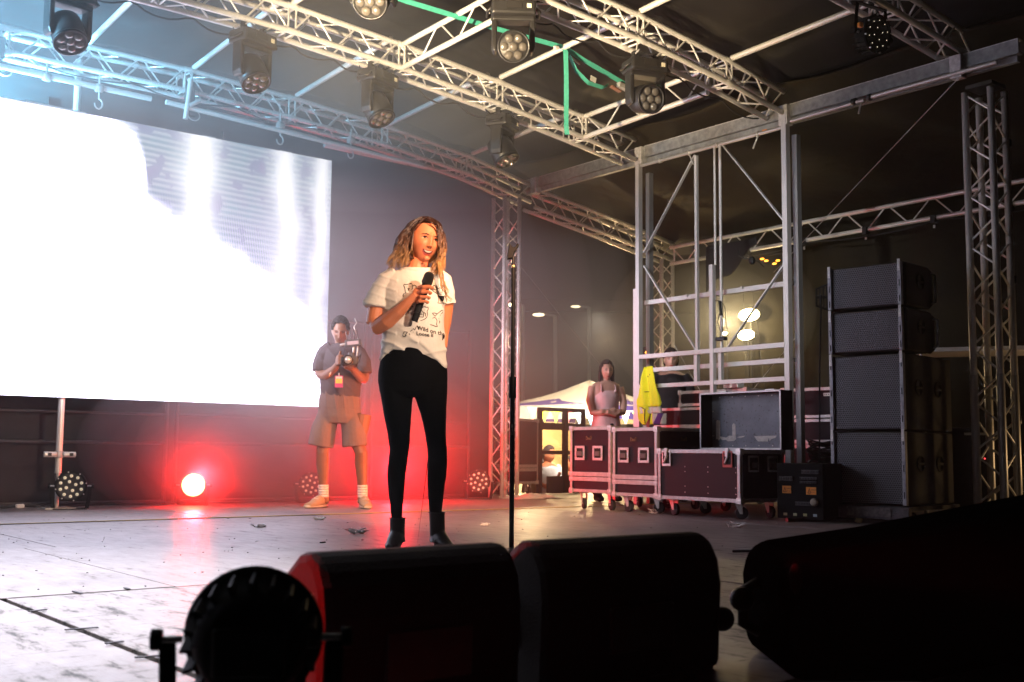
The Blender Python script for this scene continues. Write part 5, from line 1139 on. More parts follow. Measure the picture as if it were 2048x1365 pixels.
# sleeves
tube(mb, [P_(797, 553, .012), P_(778, 565, .01), P_(764, 585, .003), P_(757, 604, -.005), P_(755, 613, -.005)], [.062, .072, .070, .070, .071], 24)
mb.tube([P_(757, 606, -.005), P_(755.5, 615, -.006)], [.075, .075], 24)
tube(mb, [P_(866, 552, .012), P_(884, 566, .015), P_(892, 587, .03), P_(894, 606, .045)], [.060, .064, .058, .056], 24)
mb.tube([P_(893.5, 600, .043), P_(894, 608, .046)], [.060, .060], 24)
shirt = remesh(mb, 'tshirt', shirt_m, sing, .0045, 3, .5)
def shirt_wr(co, n):
    z = co.z; x = co.x; d = 0
    p = V((x * 6, z * 5, co.y * 4)); d += .010 * noise.noise(p)
    # diagonal pull folds from the armpits and the gathered waist
    q = (x * .75 + z) * 17 + 2.2 * noise.noise(V((x * 3, z * 3, 1))); w_ = max(0, 1 - abs(z - 1.20) / .16); d += .0085 * w_ * (1 - abs(math.sin(q))) ** 1.5
    w2 = max(0, 1 - abs(z - 1.06) / .12); q2 = (x * 2.6 + (z - 1.1) * 9 * (1 if x < 0 else -1)) * 4.5 + 2 * noise.noise(V((x * 5, z * 5, 7))); d += .010 * w2 * (1 - abs(math.sin(q2))) ** 2
    if x < -.12: d += .004 * (1 - abs(math.sin(z * 55 + x * 20))) ** 2
    return d
displace(shirt, shirt_wr); st = bvh(shirt)
def on_shirt(px_, py_, off=.0018):
    p = P_(px_, py_, -.6); return on_surface(st, p, P_(px_, py_, 0) - p, off)
def SZ(x, y): return (780 + x / 7.187, 530 + y / 7.187)
def stroke(mb, pts, r=.0017):
    out = []
    for i in range(len(pts) - 1):
        for k in range(4):
            u = k / 4; x = pts[i][0] + (pts[i + 1][0] - pts[i][0]) * u; y = pts[i][1] + (pts[i + 1][1] - pts[i][1]) * u
            p = on_shirt(*SZ(x, y));
            if p is not None: out.append(p)
    p = on_shirt(*SZ(*pts[-1]))
    if p is not None: out.append(p)
    if len(out) > 1: mb.tube(out, r, 5)
mb = MB()
for s_ in [[(225, 345), (215, 310), (205, 290), (212, 268), (235, 278), (265, 270), (300, 262), (312, 255), (330, 270), (328, 300), (332, 330), (318, 350)], [(225, 345), (228, 380), (240, 395), (205, 410), (192, 435), (205, 450)], [(262, 330), (275, 340), (292, 330)], [(275, 340), (278, 360)], [(250, 308), (254, 312)], [(294, 300), (298, 304)],
           [(340, 300), (360, 280), (390, 300), (380, 320)], [(632, 360), (640, 330), (662, 350), (700, 335), (730, 318), (755, 325), (768, 350), (758, 400)], [(620, 355), (648, 378), (690, 405), (760, 418)], [(640, 330), (630, 290), (650, 280), (680, 320)], [(700, 432), (715, 480), (712, 510), (700, 541), (745, 543), (790, 540), (840, 552)], [(798, 432), (820, 470), (838, 545)], [(712, 372), (716, 376)], [(740, 384), (744, 388)],
           [(478, 612), (498, 594), (535, 605), (560, 603), (562, 636), (545, 660), (552, 710), (540, 755), (500, 785), (448, 802)], [(420, 745), (492, 750), (496, 690), (470, 655), (440, 665)], [(430, 700), (470, 690)], [(436, 715), (478, 708)], [(380, 820), (418, 823)], [(510, 640), (514, 644)], [(300, 640), (296, 600), (318, 582), (345, 605)], [(262, 668), (278, 672)], [(268, 690), (280, 698)], [(500, 680), (525, 700), (520, 740)],
           [(622, 690), (640, 715), (662, 735), (692, 702), (740, 660), (758, 646), (775, 650), (772, 680), (750, 700)], [(622, 690), (655, 686), (690, 700)], [(625, 765), (650, 752), (672, 762), (690, 800), (682, 850), (695, 884), (665, 885), (640, 870), (590, 858)], [(712, 770), (716, 774)], [(736, 716), (740, 718)], [(716, 800), (732, 812), (722, 836)], [(800, 668), (815, 650), (822, 665)],
           [(340, 915), (365, 940), (385, 895), (410, 885), (430, 910), (425, 935)], [(195, 1000), (215, 965), (262, 972), (240, 1000), (225, 1030), (250, 1022)], [(300, 960), (335, 935)], [(285, 990), (295, 1010)], [(190, 1010), (200, 1035), (230, 1040)], [(340, 965), (346, 972)]]:
    stroke(mb, s_)
mb.build('print_drawing', ink, shirt)['kind'] = 'stuff'
# dark bandana of the drawn animal
ban = [(706, 430), (760, 434), (796, 440), (792, 490), (772, 520), (742, 500), (722, 468)]
fb = lambda x, z, off: on_shirt(*SZ(x, z), off) or V((0, 0, 0))
patch(fb, ban, 'print_bandana', ink, shirt, .0022, 2)
def shirt_text(txt, ox, oy, size, dx, dy):
    vs, fs = text_mesh(txt, size * 1.12, 1.6); out = []
    for v in vs: out.append(on_shirt(*SZ(ox + v.x * 1 * dx - 0, oy + v.x * dy - v.y * dx), .0024) or V((0, 0, 0)))
    MB().add(out, fs).build('print_lettering', ink, shirt)
shirt_text('Wild on the', 395, 928, 88, .86, .20); shirt_text('Loose II', 388, 1012, 80, .86, .10)
for (a, b_) in (((395, 928), (0, 0)),): pass
# leggings
leg_m = mat('black_leggings', (.003, .0028, .0033), .85, spec=.06, bump=.08, bscale=30)
mb = MB(); 
mb.rings([[P_(cx_, y_, dy) + V((rx * math.cos(a), ry * math.sin(a), 0)) for a in [2 * math.pi * k / 36 for k in range(36)]] for (cx_, y_, rx, ry, dy) in
   [(829, 672, .140, .104, .0), (828.5, 695, .152, .112, .0), (828, 720, .176, .125, .005), (827.5, 745, .186, .132, .012), (827, 765, .186, .130, .014), (827, 785, .178, .115, .012), (827, 795, .15, .09, .01)]])
def leg(mb, edges, ds):
    for_pts = []; rr_ = []
    for (y_, xl, xr), d in zip(edges, ds): for_pts.append(P_((xl + xr) / 2, y_, d)); w_ = (xr - xl) / 2 * K; rr_.append((w_ * 1.06, w_))
    # frames() gives N ~ first perpendicular; use rings built by hand for control
    mb.rings([[p + V((r[1] * math.cos(a), r[0] * math.sin(a), 0)) for a in [2 * math.pi * k / 28 for k in range(28)]] for p, r in zip(for_pts, rr_)])
leg(mb, [(770, 758, 827), (790, 762, 828), (830, 769, 824), (870, 777, 822), (900, 781, 820), (920, 779, 817), (950, 776, 813), (985, 779, 810), (1020, 783, 807), (1042, 785, 806)], [.012, .01, .0, -.005, -.012, -.005, .014, .018, .012, .01])
leg(mb, [(770, 827, 897), (790, 829, 896), (830, 843, 894), (870, 852, 893), (900, 856, 895), (920, 857, 896), (950, 856, 894), (985, 857, 889), (1020, 860, 885), (1042, 861, 884)], [.012, .01, .0, -.008, -.016, -.012, .004, .008, .004, .0])
legg = remesh(mb, 'leggings', leg_m, sing, .005, 3, .5)
displace(legg, lambda co, n: .0016 * noise.noise(V((co.x * 14, co.y * 14, co.z * 22))))
boot_m = mat('black_boot', (.005, .004, .004), .5, spec=.25, bump=.1, bscale=60)
for (cx_, y0, wtop, tdx, lab) in ((797, 1036, 15.5, -.02, 'l'), (875, 1024, 15.5, .035, 'r')):
    mb = MB(); d0 = .02 if lab == 'l' else .0
    lv = [(y0, wtop, wtop * 1.1), (y0 + 20, wtop * .98, wtop * 1.1), (1070, wtop * .98, wtop * 1.25), (1082, wtop * 1.05, wtop * 1.7)]
    mb.rings([[P_(cx_ + tdx * 80 * (q - y0) / 60 * .5, q, d0 - (.03 if q > 1075 else 0)) + V((wx * K * math.cos(a), wy * K * math.sin(a), 0)) for a in [2 * math.pi * k / 24 for k in range(24)]] for (q, wx, wy) in lv])
    tube(mb, [P_(cx_ + tdx * 60, 1068, d0 - .0), P_(cx_ + tdx * 300, 1082, d0 - .06), P_(cx_ + tdx * 600, 1091, d0 - .12), P_(cx_ + tdx * 750, 1093, d0 - .155)], [.042, .042, (.026, .036), (.014, .022)], 16)
    bo = remesh(mb, 'boot', boot_m, sing, .004, 3, .5)
    h_ = P_(cx_, 1096.5, d0 + .045); bar('heel', boot_m, (h_.x, h_.y, .0), (h_.x, h_.y - .005, .085), .016, bo)
    s_ = P_(cx_ + tdx * 700, 1096.5, d0 - .11); MB().ell((s_.x, s_.y, .006), (.032, .075, .006), 18, 6).build('sole', rubber, bo)
    MB().tube([P_(cx_, y0, d0) + V((wtop * K * 1.02 * math.cos(a), wtop * 1.12 * K * math.sin(a), 0)) for a in [2 * math.pi * k / 20 for k in range(21)]], .003, 6).build('boot_cuff', boot_m, bo)
# hair
hair_m = bpy.data.materials.new('wavy_hair'); hair_m.use_nodes = True; n = hair_m.node_tree; L = n.links; hb = n.nodes['Principled BSDF']
tc = n.nodes.new('ShaderNodeTexCoord'); sp = n.nodes.new('ShaderNodeSeparateXYZ'); L.new(tc.outputs['Object'], sp.inputs[0])
r_ = n.nodes.new('ShaderNodeMapRange'); r_.inputs[1].default_value = 1.76; r_.inputs[2].default_value = 1.52; L.new(sp.outputs[2], r_.inputs[0])
nz = n.nodes.new('ShaderNodeTexNoise'); nz.inputs['Scale'].default_value = 60; L.new(tc.outputs['Object'], nz.inputs[0])
ad = n.nodes.new('ShaderNodeMath'); ad.operation = 'MULTIPLY_ADD'; ad.inputs[1].default_value = .9; ad.inputs[2].default_value = -.45; L.new(nz.outputs[0], ad.inputs[0])
ad2 = n.nodes.new('ShaderNodeMath'); ad2.operation = 'ADD'; L.new(ad.outputs[0], ad2.inputs[0]); L.new(r_.outputs[0], ad2.inputs[1])
cr_ = n.nodes.new('ShaderNodeValToRGB'); L.new(ad2.outputs[0], cr_.inputs[0]); e = cr_.color_ramp.elements
e[0].position = .28; e[0].color = (.026, .010, .006, 1); e[1].position = 1.0; e[1].color = (.46, .26, .10, 1); q = e.new(.62); q.color = (.11, .048, .022, 1)
L.new(cr_.outputs[0], hb.inputs['Base Color']); hb.inputs['Roughness'].default_value = .38; hb.inputs['Specular IOR Level'].default_value = .6
mb = MB()
# cap following the skull, open at the face
capM = Mx
def cap(u, v):
    a = (u - .5) * 2 * R(112) + math.pi; # around the back; gap at the face
    t = R(-58) + (R(90) - R(-58)) * v
    # hairline lifts towards the front
    front = max(0, -math.cos(a) * -1)
    x = math.sin(a) * math.cos(t) * .092; y = -math.cos(a) * math.cos(t); y = y * (.096 if y < 0 else .114); z = math.sin(t) * .133
    return hc + capM @ V((x, y, z))
mb.grid(cap, 40, 24)
def cap2(u, v):     # top of the forehead: side parting
    a = (u - .5) * 2 * R(70); t = R(43) + R(48) * v
    return hc + capM @ V((math.sin(a) * math.cos(t) * .095, -math.cos(a) * math.cos(t) * .104, math.sin(t) * .136))
mb.grid(cap2, 20, 10)
def strand(pts, amp, r0, ph):
    """catmull-rom through pts with a wave that grows downwards"""
    out = []; n_ = len(pts) - 1; N = 18
    for i in range(N + 1):
        s_ = i / N * n_; k = min(int(s_), n_ - 1); u = s_ - k
        p0, p1, p2, p3 = pts[max(0, k - 1)], pts[k], pts[k + 1], pts[min(n_, k + 2)]
        p = .5 * ((2 * p1) + (p2 - p0) * u + (2 * p0 - 5 * p1 + 4 * p2 - p3) * u * u + (3 * p1 - p0 - 3 * p2 + p3) * u ** 3)
        w_ = amp * min(1, i / N * 1.6)
        p = p + V((w_ * math.sin(ph + i * .9), w_ * .8 * math.cos(ph * 1.3 + i * .8), 0)); out.append(p)
    rs = [r0 * (1.0 if i < N * .5 else 1.0 - .85 * (i / N - .5) * 2) for i in range(N + 1)]
    mb.tube(out, rs, 4)
def J(s_): return random.uniform(-s_, s_)
part = P_(852, 431, -.04)
def lock(path_fn, nclump, per, amp, r0, r1):
    for c_ in range(nclump):
        u, q, ph = random.random(), random.random(), random.uniform(0, 6.28); base = path_fn(u, q); am = amp * random.uniform(.6, 1.4)
        for s_ in range(per):
            jj = [V((J(.005), J(.008), J(.003))) * (.4 + .3 * i) for i in range(len(base))]
            strand([p + j for p, j in zip(base, jj)], am, random.uniform(r0, r1), ph + J(.5))
lock(lambda u, q: [P_(850 + J(5), 430 + J(2), -.05 + .13 * u), P_(828 - 5 * q + J(2), 441 + 8 * (1 - q), -.07 + .15 * u), P_(823 - 21 * q + J(3), 470, -.085 + .17 * u), P_(820 - 32 * q + J(3), 503, -.09 + .17 * u), P_(818 - 38 * q + J(5), 530 + J(8), -.09 + .16 * u)], 56, 7, .012, .0012, .0026)
lock(lambda u, q: [P_(855 + J(4), 430 + J(2), -.05 + .12 * u), P_(876 + 3 * q, 443 + J(3), -.06 + .12 * u), P_(884 + 5 * q + J(2), 474, -.07 + .12 * u), P_(880 + 9 * q + J(3), 508, -.075 + .12 * u), P_(869 + 16 * q + J(4), 538 + 8 * q + J(8), -.11 + .10 * u)], 46, 7, .011, .0012, .0025)
for k in range(9):        # loose curls over the chest and sleeve
    q = k / 8
    strand([P_(878 + 6 * q, 520, -.10), P_(880 + 8 * q, 548 + J(3), -.135), P_(886 + 8 * q, 572 + J(5), -.135), P_(893 + 7 * q, 588 + J(6), -.115), P_(900 + 7 * q, 600 + J(5), -.07)], .009, .0024, random.uniform(0, 6.28))
for k in range(120):      # back
    q = random.uniform(-1, 1)
    strand([P_(850, 430, .04), P_(848 + 22 * q, 445, .09), P_(845 + 32 * q, 480, .105), P_(842 + 36 * q, 515, .10), P_(838 + 42 * q, 540 + J(8), .09)], .006, .004, random.uniform(0, 6.28))
for k in range(40):       # hairline sweep over the forehead
    q = random.random(); s_ = -1 if k < 24 else 1
    if s_ < 0: strand([P_(853, 432, -.06), P_(842 - 2 * q, 437 + 3 * q, -.092), P_(832 - 1 * q, 450 + 2 * q, -.085), P_(827.5 - q, 470, -.080), P_(826 - 2 * q, 500, -.085)], .002, .0022, random.uniform(0, 6))
    else: strand([P_(855, 432, -.06), P_(866 + q, 440 + 2 * q, -.088), P_(878 + q, 456, -.08), P_(882 + 2 * q, 480, -.078), P_(881 + 3 * q, 510, -.08)], .002, .0022, random.uniform(0, 6))
for k in range(34):       # front hairline, sweeping from the parting to both temples
    q = random.random(); s_ = -1 if k % 2 else 1
    strand([P_(853, 431 + J(1), -.075), P_(853 + s_ * (8 + 3 * q), 436 + 4 * q, -.100), P_(853 + s_ * (18 + 3 * q), 446 + 3 * q, -.092), P_(853 + s_ * (24 + 2 * q), 462, -.084), P_(853 + s_ * (26.5 + 2 * q), 492, -.08)], .0015, .0024, random.uniform(0, 6))
for k in range(46):       # flyaways
    q = J(1); strand([P_(850 + 12 * q, 434, .02), P_(850 + 30 * q, 452 + J(6), J(.06)), P_(848 + 42 * q + J(5), 490 + J(8), J(.06)), P_(845 + 46 * q + J(6), 525 + J(10), J(.06))], .009, .0009, random.uniform(0, 6))
hair = mb.build('hair', hair_m, sing, smooth=True)
# handheld microphone: held, so a thing of its own
Rz = Matrix.Rotation(R(-38.59), 4, 'Z'); Rz.translation = V((3.340, 4.973, 0))
mt_, mb_ = mic_t, mic_b
ax = (mt_ - mb_).normalized(); Lm = (mt_ - mb_).length
t = thing('handheld_microphone', 'black wireless microphone held in the singer\'s hand', 'microphone'); t.matrix_world = Rz @ Matrix.Translation(mb_) @ ax.to_track_quat('Z', 'Y').to_matrix().to_4x4()
MB().lathe([(.001, -.0), (.016, .0), (.0175, .005), (.0185, .05), (.0195, .12), (.022, Lm - .045), (.0245, Lm - .03)], n=24).build('handle', blk, t, smooth=True)
MB().lathe([(.025, Lm - .032), (.0285, Lm - .022), (.0285, Lm - .012), (.027, Lm + .015), (.021, Lm + .03), (.012, Lm + .036), (.001, Lm + .038)], n=24).build('mesh_head', mat('mic_mesh', (.02, .02, .02), .5, .4, bump=.6, bscale=500), t, smooth=True)
bar('bottom_band', blkm, (0, 0, .045), (0, 0, .05), .0195, t)

# ------------------------------------------------------------------ the cameraman
K2 = .00459
CG = thing('person', 'cameraman in a dark shirt, grey shorts and tan trainers looking down at his camera', 'person', (5.192, 8.954, 0), R(-38.59))
def Q_(px_, py_, d=0.):
    f_ = (10.25 + d) / 10.25; z = .505 + (904 - py_) * K2 * f_; return V(((px_ - 1024) * K2 * f_ + 340 * K2 - .0245 * z, d, z))
hc2 = Q_(681, 662, -.03); hr2 = (R(24), R(2), R(6)); mb = MB()
Mx2, _ = head_pts(mb, hc2, hr2, 1.0, nose=1.2, jaw=.8)
tube(mb, [Q_(682, 672, .03), Q_(683, 688, .03), Q_(684, 700, .03)], [.056, .058, .075])
mb.rings([[Q_(cx_, y_, dy) + V((rx * math.cos(a), ry * math.sin(a), 0)) for a in [2 * math.pi * k / 24 for k in range(24)]] for (cx_, y_, rx, ry, dy) in [(684, 692, .10, .06, .02), (684, 702, .18, .09, .02), (683, 730, .18, .11, .02), (682, 780, .15, .11, .02), (680, 820, .16, .11, .02)]])
tube(mb, [Q_(650, 703, .02), Q_(641, 730, 0), Q_(640, 752, -.02)], [.058, .052, .045])
tube(mb, [Q_(641, 750, -.02), Q_(652, 752, -.08), Q_(668, 740, -.19), Q_(676, 730, -.24)], [.046, .045, .032, .030])
tube(mb, [Q_(716, 705, .02), Q_(727, 735, .0), Q_(729, 757, -.02)], [.058, .052, .046])
tube(mb, [Q_(729, 757, -.02), Q_(722, 757, -.08), Q_(710, 744, -.19), Q_(704, 737, -.24)], [.048, .045, .034, .032])
mb.ell(Q_(677.5, 722, -.255), (.030, .026, .045), 14, 10); mb.ell(Q_(699, 737, -.26), (.045, .035, .022), 14, 10)
for k in range(4):
    y_ = 713 + k * 5.0
    tube(mb, [Q_(674, y_ + 2, -.275), Q_(678, y_, -.302), Q_(683, y_ - .5, -.300), Q_(687 - k * .4, y_ + .5, -.285)], [.0115, .011, .0105, .009], 8)
    x_ = 691 + k * 4.4
    tube(mb, [Q_(x_, 738, -.285), Q_(x_ + 1, 733, -.31), Q_(x_ + 1.5, 728.5, -.305)], [.0115, .0105, .009], 8)
tube(mb, [Q_(677, 716, -.26), Q_(680, 708, -.27), Q_(681, 703, -.275)], [.012, .011, .009], 8); tube(mb, [Q_(692, 738, -.27), Q_(688, 733, -.29), Q_(686.5, 729, -.30)], [.013, .012, .009], 8)
for (x0, x1, x2) in ((648, 646, 647), (716, 722, 724)):
    tube(mb, [Q_(x0 + 8, 830, .02), Q_(x0, 890, .0), Q_(x1, 905, -.01), Q_(x1, 925, .02), Q_(x2, 960, .03), Q_(x2 + 1, 995, .03), Q_(x2, 1005, .02)], [.09, .064, .058, .060, .045, .038, .04])
b2_ = remesh(mb, 'body', skin_d, CG, .0045, 2, .4)
F2 = face_fn(Mx2, hc2, 1.0, bvh(b2_)); features(F2, CG, False, brow=mat('brow_black', (.012, .008, .007), .9), lips=mat('lips_brown', (.22, .08, .06), .5), closed=True)
# short curly hair and beard line
blackhair = mat('curly_black_hair', (.022, .014, .014), .9, bump=.6, bscale=90)
mb = MB(); 
for k in range(420):
    a = random.uniform(0, 6.283); t_ = random.uniform(R(12), R(90)); cx_ = math.sin(a) * math.cos(t_); cyy = -math.cos(a) * math.cos(t_)
    if cyy < -.55 and t_ < R(46): continue
    mb.ell(hc2 + Mx2 @ V((cx_ * .080, cyy * (.095 if cyy < 0 else .102), math.sin(t_) * .128)), random.uniform(.010, .016), 6, 4)
for k in range(120):
    a = random.uniform(R(105), R(255)); t_ = random.uniform(R(-25), R(20)); mb.ell(hc2 + Mx2 @ V((math.sin(a) * math.cos(t_) * .078, -math.cos(a) * math.cos(t_) * .10, math.sin(t_) * .12)), .010, 6, 4)
mb.build('hair', blackhair, CG, smooth=True)
shm = mat('charcoal_cotton', (.060, .048, .055), .85, vary=.15, vscale=8, bump=.3, bscale=16); shorts_m = mat('grey_brown_cotton', (.17, .125, .115), .85, vary=.12, vscale=8, bump=.3, bscale=18)
mb = MB()
mb.rings([[Q_(cx_, y_, dy) + V((rx * math.cos(a), ry * math.sin(a), 0)) for a in [2 * math.pi * k / 36 for k in range(36)]] for (cx_, y_, rx, ry, dy) in [(684, 690, .085, .065, .02), (684, 696, .15, .085, .02), (684, 705, .190, .105, .02), (683, 730, .188, .12, .01), (682, 760, .195, .13, .01), (681, 785, .185, .13, .01), (680, 795, .178, .125, .01)]])
tube(mb, [Q_(664, 698, .02), Q_(650, 706, .015), Q_(641, 725, .0), Q_(638, 745, -.015)], [.07, .072, .070, .068], 20); tube(mb, [Q_(706, 699, .02), Q_(718, 708, .015), Q_(727, 728, .0), Q_(729, 748, -.015)], [.07, .072, .070, .068], 20)
s2 = remesh(mb, 'shirt', shm, CG, .006, 3, .5); displace(s2, lambda co, n: .012 * noise.noise(V((co.x * 5, co.y * 5, co.z * 6))) + .006 * (1 - abs(math.sin((co.x + co.z) * 22))) ** 2)
mb = MB()
mb.rings([[Q_(680, y_, .01) + V((rx * math.cos(a), ry * math.sin(a), 0)) for a in [2 * math.pi * k / 36 for k in range(36)]] for (y_, rx, ry) in [(783, .170, .12), (790, .180, .128), (815, .195, .14), (835, .20, .14), (848, .19, .12)]])
for (xa, xb, xc) in ((659, 648, 642), (700, 708, 710)):
    tube(mb, [Q_(xa, 825, .01), Q_(xb, 860, .0), Q_(xc, 893, -.0)], [.098, .112, .112], 24)
s3 = remesh(mb, 'shorts', shorts_m, CG, .006, 3, .5); displace(s3, lambda co, n: .010 * noise.noise(V((co.x * 6, co.y * 6, co.z * 4))) + .006 * (1 - abs(math.sin(co.x * 40 + co.z * 6))) ** 2 * (1 if co.z > .9 else .3))
for sx in (-1, 1): MB().tube([Q_(680 + sx * 3, 792, -.135), Q_(680 + sx * 5, 803, -.15), Q_(679 + sx * 6, 818, -.15)], .004, 5).build('drawstring', shorts_m, s3)
sock_m = mat('white_sock', (.72, .70, .66), .9); shoe_m = mat('tan_trainer', (.42, .30, .18), .7, vary=.15); sole_m = mat('pale_sole', (.6, .52, .40), .7)
for (x2, dxx, lab) in ((647, -.09, 0), (724, .07, 1)):
    mb = MB(); 
    for q in range(5): mb.tube([Q_(x2 + .8, 969 + q * 5, .03), Q_(x2 + .8, 973.5 + q * 5, .03)], [.046, .047], 16)
    mb.build('sock', sock_m, CG, smooth=True)
    A0 = Q_(x2 + 1, 1000, .05); mb = MB(); d_ = V((dxx, -.20, 0))
    mb.tube([A0 + V((0, .02, .0)), A0 + d_ * .35 + V((0, 0, -.005)), A0 + d_ * .8 + V((0, 0, -.030)), A0 + d_ * 1.15 + V((0, 0, -.038))], [(.052, .044), (.052, .048), (.034, .050), (.022, .040)], 18); mb.tube([A0 + V((0, 0, .05)), A0 + V((0, 0, -.02))], [.044, .05], 16)
    sh_ = remesh(mb, 'trainer', shoe_m, CG, .005, 2, .4)
    mb = MB(); mb.tube([V((A0.x, A0.y + .05, .014)), V((A0.x, A0.y + .02, .014)) + d_ * .1, V((A0.x, A0.y, .014)) + d_ * .7, V((A0.x, A0.y, .016)) + d_ * 1.22], [(.014, .038), (.016, .046), (.015, .054), (.012, .034)], 14); mb.build('sole', sole_m, sh_, smooth=True)
    for q in range(3):
        p = A0 + d_ * (.30 + q * .17) + V((0, 0, .048 - q * .012)); mb = MB().tube([p + V((-.03, 0, -.008)), p, p + V((.03, 0, -.008))], .0035, 5); mb.build('lace', sock_m, sh_)
# headphones wire loops / glasses omitted; wristbands
for k in range(2): 
    c_ = Q_(662 + k * 2.2, 745 - k * 3, -.15 - k * .015); MB().tube([c_ + V((.012 * math.sin(a) - .0, .032 * math.cos(a), .040 * math.sin(a))) for a in [i * .45 for i in range(15)]], .005, 6).build('wristband', mat('wristband%d' % k, [(.7, .5, .2), (.7, .65, .55)][k], .6), CG)
# camera rig in his hands
def placed(name, label, cat, lp, base=None, frame=None):
    t = thing(name, label, cat); fr = frame or (lambda: None)
    Rm = Matrix.Rotation(R(-38.59), 4, 'Z'); Rm.translation = V((5.192, 8.954, 0)); t.matrix_world = Rm @ Matrix.Translation(lp); return t
t = placed('video_camera', 'small camera with a round lens and a top mounted aerial receiver held by the cameraman', 'camera', Q_(702, 722, -.30))
cam_m = mat('camera_grey', (.09, .085, .09), .4)
boxo('body', cam_m, (.0, .0, .0), (.125, .06, .085), t, bevel=.012); 
ln = MB().lathe([(.038, -.02), (.040, -.085), (.043, -.09), (.043, -.10), (.036, -.102), (.030, -.085), (.001, -.08)], n=28, axis=V((0, 1, 0))).build('lens_barrel', blk, t, smooth=True); ln.location = (-.012, 0, -.002)
MB().lathe([(.026, -.088), (.001, -.094)], n=20, axis=V((0, 1, 0))).build('front_glass', mat('camera_glass', (.12, .12, .16), .05, coat=1.), ln, smooth=True)
MB().lathe([(.0435, -.092), (.0435, -.096)], n=28, axis=V((0, 1, 0))).build('lens_rim', steel, ln, smooth=True)
boxo('viewfinder_hump', cam_m, (.0, .0, .055), (.05, .05, .035), t, bevel=.01); boxo('grip', rubber, (-.07, -.01, -.01), (.03, .06, .08), t, bevel=.01)
bar('cold_shoe_arm', steel, (.02, 0, .07), (.02, .0, .125), .008, t); bar('handle_post', steel, (.05, .0, .02), (.06, .0, .15), .006, t)
rx_ = boxo('receiver', cam_m, (.018, -.01, .155), (.14, .045, .060), t, (0, R(-6), 0), .006); boxo('display', mat('rx_panel', (.45, .38, .42), .4), (0, -.024, .0), (.10, .004, .03), rx_)
for k in range(4): bar('aerial', cam_m, (-.05 + k * .032, 0, .03), (-.056 + k * .032, 0, .115), .0045, rx_)
bar('side_arm', steel, (-.05, 0, .145), (-.10, 0, .135), .011, t)
MB().tube([(.06, 0, .02), (.09, 0, .06), (.08, -.02, .0), (.05, -.03, -.05)], .004, 6).build('cable', rubber, t, smooth=True); MB().tube([(.04, 0, .24), (.02, .0, .30), (.04, .02, .34), (.02, .04, .38)], .004, 6).build('coiled_cable', steel, t, smooth=True)
t = placed('lanyard_pass', 'pink and yellow backstage pass hanging below the cameraman\'s hand', 'pass', Q_(678, 762, -.27))
boxo('card', mat('pass_pink', (.55, .06, .25), .5), (0, 0, -.012), (.072, .004, .105), t); boxo('yellow_print', mat('pass_yellow', (.85, .62, .12), .5), (0, -.0035, -.008), (.060, .002, .040), t); boxo('white_print', mat('pass_white', (.8, .7, .65), .5), (0, -.0035, .024), (.055, .002, .02), t)
bar('clip', steel, (0, 0, .04), (0, 0, .065), .005, t); MB().tube([(0, 0, .065), (.0, .02, .12), (.01, .08, .2), (.03, .16, .33)], .003, 5).build('cord', ink, t)

